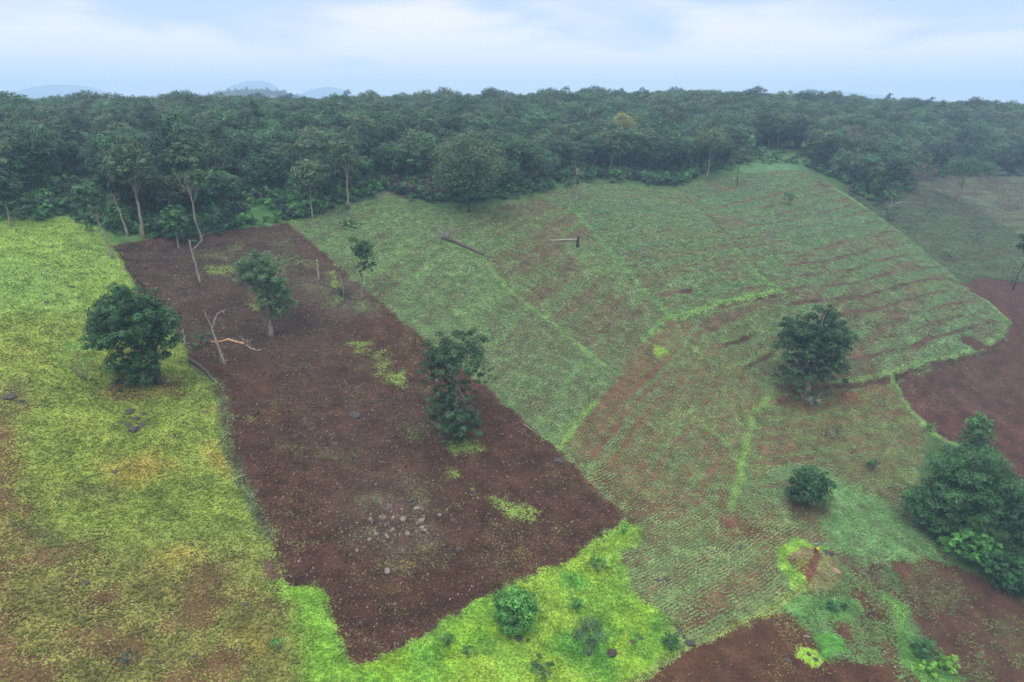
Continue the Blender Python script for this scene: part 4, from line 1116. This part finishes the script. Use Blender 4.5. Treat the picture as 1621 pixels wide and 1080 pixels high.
# clods and stones
def stone_mesh(seed, mat, r=1.0, flat=.6, sub=2):
    import bmesh
    bm = bmesh.new(); bmesh.ops.create_icosphere(bm, subdivisions=sub, radius=r)
    g_ = np.random.default_rng(seed); ax = g_.uniform(.7, 1.3, 3); ax[2] *= flat; o_ = g_.uniform(0, 50, 3)
    for v in bm.verts:
        c = v.co.normalized()
        f = .5 + 1.0 * float(fbm(np.array([c.x * 1.3 + o_[0] + c.z]), np.array([c.y * 1.3 + o_[1] - c.z]), seed, 2)[0])
        v.co = Vector((c.x * ax[0], c.y * ax[1], c.z * ax[2])) * f * r
    me = bpy.data.meshes.new('stone'); bm.to_mesh(me); bm.free(); me.materials.append(mat)
    return me
x, y, g = sample(300000, -95, 60, 42, 165, 607)
ok = inside(PLOUGH_W, x, y); x, y = x[ok], y[ok]
acc = g.random(len(x)) < .6; x, y = x[acc], y[acc]
so, ve, co, st, rw = paint(x, y); n = len(x); print('clods', n)
M_CLOD = plant_material('earth clods', 0.0)
scatter('soil_clods', np.stack([x, y, hfull(x, y)], 1), g.uniform(0, 6.28, (n, 3)), g.uniform(.05, .17, n) * (1 + (g.random(n) < .05) * .8), [loose(stone_mesh(620 + k, M_CLOD, 1, .7, 1)) for k in range(3)],
        'broken clods of dark turned earth on the ploughed field', 'soil', col=so * g.uniform(.6, 1.7, (n, 1)))
x, y, g = sample(60000, -95, 130, 42, 165, 609)
ok = inside(PLOUGH_W, x, y) | (inside(REDSE_W, x, y) | inside(REDBL_W, x, y)) & (g.random(len(x)) < .35); x, y = x[ok], y[ok]
so, ve, co, st, rw = paint(x, y)
acc = g.random(len(x)) < .2 + st * 1.6; x, y = x[acc], y[acc]; n = len(x); print('stones', n)
scatter('field_stones', np.stack([x, y, hfull(x, y)], 1), g.uniform(0, 6.28, (n, 3)), (.05 + .13 * g.random(n) ** 2.5), [loose(stone_mesh(630 + k, M_ROCKT if k % 2 else M_ROCKL, 1, .7, 1)) for k in range(4)],
        'small pale stones strewn over the bare soil', 'stones')

# ------------------------------------------------------------ rocks one can tell apart
def rock(px, py, w, mat, label, seed, group=None, h=.5, name='rock'):
    p = G(px, py); k = mpp(p)
    if mat is M_ROCKD: w = w * 1.05
    o_ = ob(name, stone_mesh(seed, mat, w * k / 2, h, 2)); o_.location = (p.x, p.y, p.z - .03); o_.rotation_euler = (0, 0, seed * 1.3)
    tag(o_, label, 'rock', group); return o_
g = np.random.default_rng(5)
for q in range(80):
    a = g.normal(size=2) * np.array([34, 22]); px, py = 622 + a[0], 828 + a[1]
    rock(px, py, 3 + 8 * g.random() ** 2.2, (M_ROCKL, M_ROCKL, M_ROCKD, M_ROCKG)[int(g.integers(0, 4))], 'weathered rock in the stony outcrop of the ploughed field', 700 + q, 'rocks of the outcrop in the ploughed field')
for q, (px, py, w) in enumerate([(205,652,14),(215,663,13),(203,672,12),(222,672,12),(192,668,9),(235,664,8),(212,678,16),(228,655,8)]):
    rock(px, py, w, M_ROCKD, 'dark rock in the cluster below the big round tree', 760 + q, 'dark rocks below the big round tree')
DR = [(113,452,12,'dark rock, largest near the top of the pasture'),(130,452,6,'small dark rock right of the largest upper pasture rock'),(71,465,6,'leftmost small dark rock in the upper pasture'),
      (92,466,6,'small dark rock below left of the largest upper pasture rock'),(73,478,6,'small dark rock lowest of the upper pasture scatter'),(87,482,6,'dark rock lower right in the upper pasture scatter'),
      (124,471,8,'dark flat rock below the largest upper pasture rock'),(15,630,16,'dark rock mass by the left edge in the pasture'),(35,637,12,'dark rock beside the mass by the left edge'),
      (388,957,9,'single dark rock in the lower pasture left of the notch of the ploughed field'),(237,1048,8,'left one of the pair of dark rocks at the bottom of the pasture'),
      (252,1049,9,'right one of the pair of dark rocks at the bottom of the pasture'),(309,1041,8,'lone dark rock right of the pair at the bottom of the pasture'),(274,1051,6,'small rock just right of the bottom pair'),
      (303,862,10,'dark rock in the middle of the pasture'),(181,745,8,'dark rock in the yellowed grass of the pasture'),(135,925,12,'brown rock in the lower left pasture'),
      (1053,918,11,'dark grey rock, right of two in the crop beside the bright grass'),(1041,920,12,'left of two dark rocks in the crop beside the bright grass'),(1172,866,10,'dark stump-like rock alone in the sprouting crop'),
      (968,1036,15,'upright dark rock right of the wispy grey shrub'),(1001,1018,8,'slim dark rock in the bright grass right of the wispy grey shrub'),(1014,1013,8,'small dark rock right of the slim one in bright grass'),
      (1075,1000,11,'black rock above the blue-green corner shrub'),(1090,1022,16,'big black rock right of the blue-green corner shrub'),(1082,1012,9,'black rock touching the blue-green corner shrub'),
      (805,1008,10,'grey rock under the round bush'),(820,1010,12,'largest grey rock under the round bush'),(836,1012,9,'right hand grey rock under the round bush'),
      (1308,882,18,'flat grey rock slab beside the mound path'),(1280,1035,10,'dark rock in the bright grass island'),(1290,1043,10,'lower dark rock in the bright grass island'),
      (1221,981,7,'dark rock at the top of the red soil'),(1288,634,26,'pale boulder at the foot of the three-lobed tree'),(884,730,16,'grey rock on the corner of the ploughed field'),
      (560,655,16,'greyish rock in the middle of the ploughed field'),(612,903,14,'pale round rock below the stony outcrop'),(725,872,12,'grey rock right of the stony outcrop'),
      (1320,908,14,'flat tan rock on the round mound'),(530,700,14,'flat grey rock in the ploughed field above the stony outcrop'),(1248,1045,10,'dark small rock in the red soil at the bottom')]
for q, (px, py, w, lab) in enumerate(DR):
    rock(px, py, w, M_ROCKL if 'pale' in lab else (M_ROCKT if 'tan' in lab else M_ROCKD), lab, 800 + q, h=.75 if 'upright' in lab else .5)

# ------------------------------------------------------------ dead wood
def px_path(base, pts, depth=None):
    """points of an upright thing: photo pixels taken in the upright plane through its base"""
    p = G(*base); k = mpp(p); out = []
    for i, (a, b) in enumerate(pts):
        dz = (depth[i] if depth else 0)
        out.append(((a - base[0]) * k, dz, (base[1] - b) * k / .95))
    return p, k, out
def snag(base, limbs, label, mat=B_DEAD, name='dead_tree', cat='dead tree', dead=True):
    p, k, _ = px_path(base, [])
    t = empty(name, p); tag(t, label, cat)
    g_ = np.random.default_rng(int(base[0]))
    for i, (pts, r0, r1) in enumerate(limbs):
        _, _, q = px_path(base, pts)
        q = np.array(q, float)
        q[:, 1] += np.linspace(0, 1, len(q)) * g_.uniform(-.6, .6) * (i > 0)
        if i == 0: q[0, 2] = -.3
        # refine with a little crookedness
        tt = np.linspace(0, len(q) - 1, len(q) * 4); q2 = np.stack([np.interp(tt, np.arange(len(q)), q[:, c]) for c in range(3)], 1)
        q2[1:-1] += g_.normal(size=(len(q2) - 2, 3)) * .035
        V, F = join([tube(q2, np.linspace(r0, r1, len(q2)), 7)])
        ob('trunk' if i == 0 else 'branch', mesh_np('trunk' if i == 0 else 'branch', V, F, mat, smooth=True), t)
    return t
snag((317,447), [([(317,447),(314,420),(311,400),(310,382)], .24, .12), ([(312,397),(322,390),(328,384),(330,376)], .14, .06), ([(330,378),(334,374)], .06, .03)], 'bleached dead tree with one bent arm near the top of the ploughed field')
snag((355,574), [([(355,574),(350,550),(346,535),(344,520)], .24, .15), ([(344,520),(339,505),(335,492)], .11, .05), ([(344,520),(350,505),(354,497),(366,492)], .14, .07), ([(362,492),(367,498)], .07, .04), ([(355,571),(364,568)], .12, .04), ([(356,573),(361,578)], .1, .04)], 'forked bleached dead tree standing by the stripped orange branch')
snag((505,442), [([(505,442),(505,425),(504,412)], .26, .22)], 'upright broken stump post in the upper ploughed field', B_DEAD, 'tree_stump', 'stump')
snag((294,545), [([(294,545),(293,520)], .16, .1)], 'short pale broken stake beside the big round tree', B_DEAD, 'tree_stump', 'stump')
snag((1218,398), [([(1218,398),(1217,375),(1218,358)], .12, .06), ([(1217,375),(1209,360)], .06, .02), ([(1218,368),(1226,356)], .05, .02)], 'thin bare sapling in the upper right crop terrace')
snag((545,475), [([(545,475),(545,455),(541,436)], .1, .05), ([(545,455),(550,445)], .05, .02)], 'slim dead sapling beside the brush heap on the ploughed field')
snag((914,392), [([(914,392),(914,384),(915,377)], .4, .28)], 'charred stump at the right end of the pale log', B_CHAR, 'tree_stump', 'stump')
snag((1597,445), [([(1597,445),(1593,436),(1586,430)], .14, .07)], 'small dead stick at the right edge', B_DEAD, 'dead_branch', 'branch')
snag((690,602), [([(722,640),(700,612),(686,602)], .12, .05), ([(700,612),(688,598),(672,596)], .07, .02), ([(690,603),(668,604)], .05, .02)], 'bare bleached boughs on the left of the two-tiered tree', B_DEAD, 'dead_branch', 'branch')
snag((1307,745), [([(1298,760),(1304,748),(1308,738)], .07, .03), ([(1304,748),(1315,742)], .04, .015)], 'bare twigs on the right of the small round dark tree', B_DEAD, 'dead_branch', 'branch')
snag((1072,310), [([(1070,312),(1080,308)], .1, .08)], 'small grey branch at the top of the crop field', B_DEAD, 'dead_branch', 'branch')
snag((245,385), [([(245,417),(246,412)], .1, .04)], 'small pale splinter stump near the top of the ploughed field', B_DEAD, 'tree_stump', 'stump')

def ground_log(pts, r0, r1, mat, label, name='log', cat='log', twigs=0, seed=1, lift=.8, tl=2.0, tmat=None):
    """pts: photo pixels along the ground"""
    g_ = np.random.default_rng(seed)
    W3 = np.array([tuple(G(*p)) for p in pts]); o0 = W3[0].copy()
    tt = np.linspace(0, len(W3) - 1, len(W3) * 5)
    q = np.stack([np.interp(tt, np.arange(len(W3)), W3[:, c]) for c in range(3)], 1)
    rr = np.linspace(r0, r1, len(q))
    q[:, 2] = hfull(q[:, 0], q[:, 1]) + rr * lift
    q[1:-1, :2] += g_.normal(size=(len(q) - 2, 2)) * .05
    t = empty(name, o0); tag(t, label, cat)
    V, F = join([tube(q - o0, rr * (1 + .12 * g_.normal(size=len(q))), 9)])
    ob('trunk', mesh_np('trunk', V, F, mat, smooth=True), t)
    if twigs:
        ps = []
        for i in range(twigs):
            b = q[g_.integers(0, max(2, len(q) // 5))] - o0
            d = rdir(1, g_)[0]; d[2] = abs(d[2]) * .9 + .1; d[0] -= .3
            e = b + d * tl * g_.uniform(.5, 1)
            ps.append(limb(b, e, .06, .015, g_, n=5, sag=.2, sides=5))
            for _ in range(2):
                e2 = e + rdir(1, g_)[0] * tl * .35; ps.append(limb(e * .6 + b * .4, e2, .03, .01, g_, n=4, sides=4))
        V, F = join(ps); ob('branches', mesh_np('branches', V, F, tmat or mat), t)
    return t
ground_log([(700,378),(720,384),(745,394),(765,404)], .5, .34, B_GREY, 'big fallen trunk with upturned boughs lying in the upper crop field', twigs=16, seed=3, tl=5.0, tmat=B_DEAD, name='fallen_tree', cat='fallen tree')
ground_log([(868,381),(885,382),(912,381)], .2, .32, B_DEAD, 'pale straight log lying in the crop field with a charred stump at its right end', seed=4)
ground_log([(334,541),(350,541),(362,538),(375,542),(388,545)], .1, .22, B_STRIP, 'freshly stripped orange branch on the ploughed soil', name='fallen_branch', cat='branch', seed=5)
ground_log([(388,545),(396,552),(408,556),(420,552)], .16, .07, B_DEAD, 'twiggy grey top of a fallen branch right of the stripped orange branch', name='fallen_branch', cat='branch', twigs=12, seed=6, tl=1.8)
ground_log([(300,570),(315,580),(328,590),(338,606)], .32, .2, B_GREY, 'dark rotting log on the left border of the ploughed field', seed=7)
ground_log([(513,450),(530,458),(548,468)], .2, .14, B_GREY, 'slanting fallen log beside the broken stump post', seed=8)
ground_log([(540,468),(565,476),(585,470)], .14, .06, B_GREY, 'grey heap of dead brush around the thin tree on the field border', name='brush_pile', cat='brush pile', twigs=46, seed=9, tl=3.0)
ground_log([(372,663),(388,664)], .14, .1, B_CHAR, 'short dark log lying in the left part of the ploughed field', seed=10)
ground_log([(403,660),(410,652)], .13, .1, B_CHAR, 'short slanted log right of the short dark log', seed=11)
ground_log([(1000,364),(1014,358)], .14, .1, B_DEAD, 'small pale log high in the crop field', seed=12)
ground_log([(828,672),(845,684)], .09, .05, B_DEAD, 'pale stick on the right border of the ploughed field', name='fallen_branch', cat='branch', seed=13)
ground_log([(1272,1007),(1284,1009)], .12, .1, B_DEAD, 'short pale log at the bright grass island', seed=14)
ground_log([(620,300),(650,292),(690,306)], .2, .1, B_DEAD, 'brown heap of cut brush at the forest edge left of the dome-shaped tree', name='brush_pile', cat='brush pile', twigs=60, seed=15, tl=4.5, tmat=bark_material('brown brush', S(128, 102, 92), S(100, 82, 74)))
ground_log([(1405,330),(1425,320),(1440,322)], .2, .1, B_DEAD, 'tangled dead branches at the foot of the slim white-trunked tree', name='brush_pile', cat='brush pile', twigs=22, seed=16, tl=3.5)
ground_log([(1445,590),(1478,576)], .09, .06, B_CHAR, 'thin dark branch on the ledge of the bare field', name='fallen_branch', cat='branch', seed=17)

# ------------------------------------------------------------ the person on the path
def person(px, py):
    base = G(px, py)
    root = empty('person', base, R(25)); tag(root, 'person in a light blue shirt standing on the path above the round mound', 'person')
    def skin(name, verts, edges, rad, mat, sub=2):
        me = bpy.data.meshes.new(name); me.from_pydata(verts, edges, []); me.materials.append(mat)
        o_ = ob(name, me, root)
        o_.modifiers.new('skin', 'SKIN'); 
        for i, r_ in enumerate(rad): me.skin_vertices[0].data[i].radius = (r_, r_) if np.isscalar(r_) else r_
        me.skin_vertices[0].data[0].use_root = True
        s_ = o_.modifiers.new('sub', 'SUBSURF'); s_.levels = sub; s_.render_levels = sub
        return o_
    skinm = simple('brown skin', S(120, 84, 64), .6, .1)
    shirt = simple('light blue shirt cloth', S(150, 190, 225), .8, .08); trs = simple('dark trousers cloth', S(60, 56, 62), .85, .1)
    hair = simple('black hair', S(30, 26, 26), .6, .1); yel = simple('yellow cloth', S(240, 205, 90), .8, .08)
    # pelvis, spine, neck, head, arms with hands, legs with feet: one continuous body
    v = [(0,0,.92),(0,.01,1.12),(0,.02,1.34),(0,.01,1.47),(0,0,1.53),(0,-.02,1.63),(0,-.02,1.70),
         (.17,.02,1.38),(.24,-.04,1.13),(.22,-.22,.98),(.215,-.29,.95),
         (-.17,.02,1.38),(-.40,-.02,1.26),(-.62,-.10,1.22),(-.70,-.13,1.22),
         (.09,0,.86),(.11,-.02,.49),(.12,.03,.09),(.12,-.10,.04),(-.09,0,.86),(-.12,-.05,.49),(-.13,.0,.09),(-.13,-.13,.04),
         (.21,-.34,.92),(.23,-.33,.93),(.195,-.32,.90),(-.78,-.15,1.21),(-.76,-.17,1.24),(-.76,-.13,1.18)]
    e = [(0,1),(1,2),(2,3),(3,4),(4,5),(5,6),(2,7),(7,8),(8,9),(9,10),(2,11),(11,12),(12,13),(13,14),(0,15),(15,16),(16,17),(17,18),(0,19),(19,20),(20,21),(21,22),
         (10,23),(10,24),(10,25),(14,26),(14,27),(14,28)]
    r_ = [(.15,.11),(.13,.10),(.16,.11),.06,.055,.10,.07,.06,.045,.035,.035,.06,.045,.035,.035,.085,.06,.045,.035,.085,.06,.045,.035,.012,.012,.014,.012,.012,.014]
    skin('body', v, e, r_, skinm)
    sv = [(0,0,.90),(0,.01,1.12),(0,.02,1.34),(0,.01,1.44),(.17,.02,1.38),(.24,-.03,1.15),(-.17,.02,1.38),(-.38,-.02,1.27)]
    skin('shirt', sv, [(0,1),(1,2),(2,3),(2,4),(4,5),(2,6),(6,7)], [(.18,.14),(.165,.13),(.185,.135),.075,.085,.07,.085,.07], shirt)
    tv = [(0,0,.93),(.09,0,.86),(.11,-.02,.49),(.12,.02,.13),(-.09,0,.86),(-.12,-.05,.49),(-.13,0,.13)]
    skin('trousers', tv, [(0,1),(1,2),(2,3),(0,4),(4,5),(5,6)], [(.16,.13),.105,.085,.07,.105,.085,.07], trs)
    skin('hair', [(0,.01,1.66),(0,0,1.75)], [(0,1)], [.11,.085], hair)
    bag = empty('bag', base + Vector((.05, -.35, .72)), R(25)); tag(bag, 'yellow cloth bag held in front of the person in light blue', 'bag')
    me = stone_mesh(991, yel, .22, 1.1, 3); ob('pouch', me, bag)
    V, F = join([tube([(-.12,0,.15),(-.06,0,.26),(.06,0,.26),(.12,0,.15)], .012, 6)]); ob('handle', mesh_np('handle', V, F, yel), bag)
person(1290, 880)

# ------------------------------------------------------------ the air
HAZE = .00043
hz, n, l, b = mat_new('haze')
n.remove(b)
pv = n.new('ShaderNodeVolumePrincipled'); pv.inputs['Density'].default_value = HAZE
pv.inputs['Color'].default_value = (.48, .69, 1.0, 1); pv.inputs['Anisotropy'].default_value = 0.0
l.new(pv.outputs[0], n['Material Output'].inputs['Volume'])
X0, X1, Y0, Y1, Z0, Z1 = -5600, 5600, -3300, 5600, float(gz.min()) - 2, CAMZ + 185
V = np.array([(x, y, z) for z in (Z0, Z1) for y in (Y0, Y1) for x in (X0, X1)])
F = np.array([(0, 2, 3, 1), (4, 5, 7, 6), (0, 1, 5, 4), (2, 6, 7, 3), (0, 4, 6, 2), (1, 3, 7, 5)])
tag(ob('haze', mesh_np('haze', V, F, hz)), 'thin blue haze filling the air over the hills', 'haze', kind='stuff')
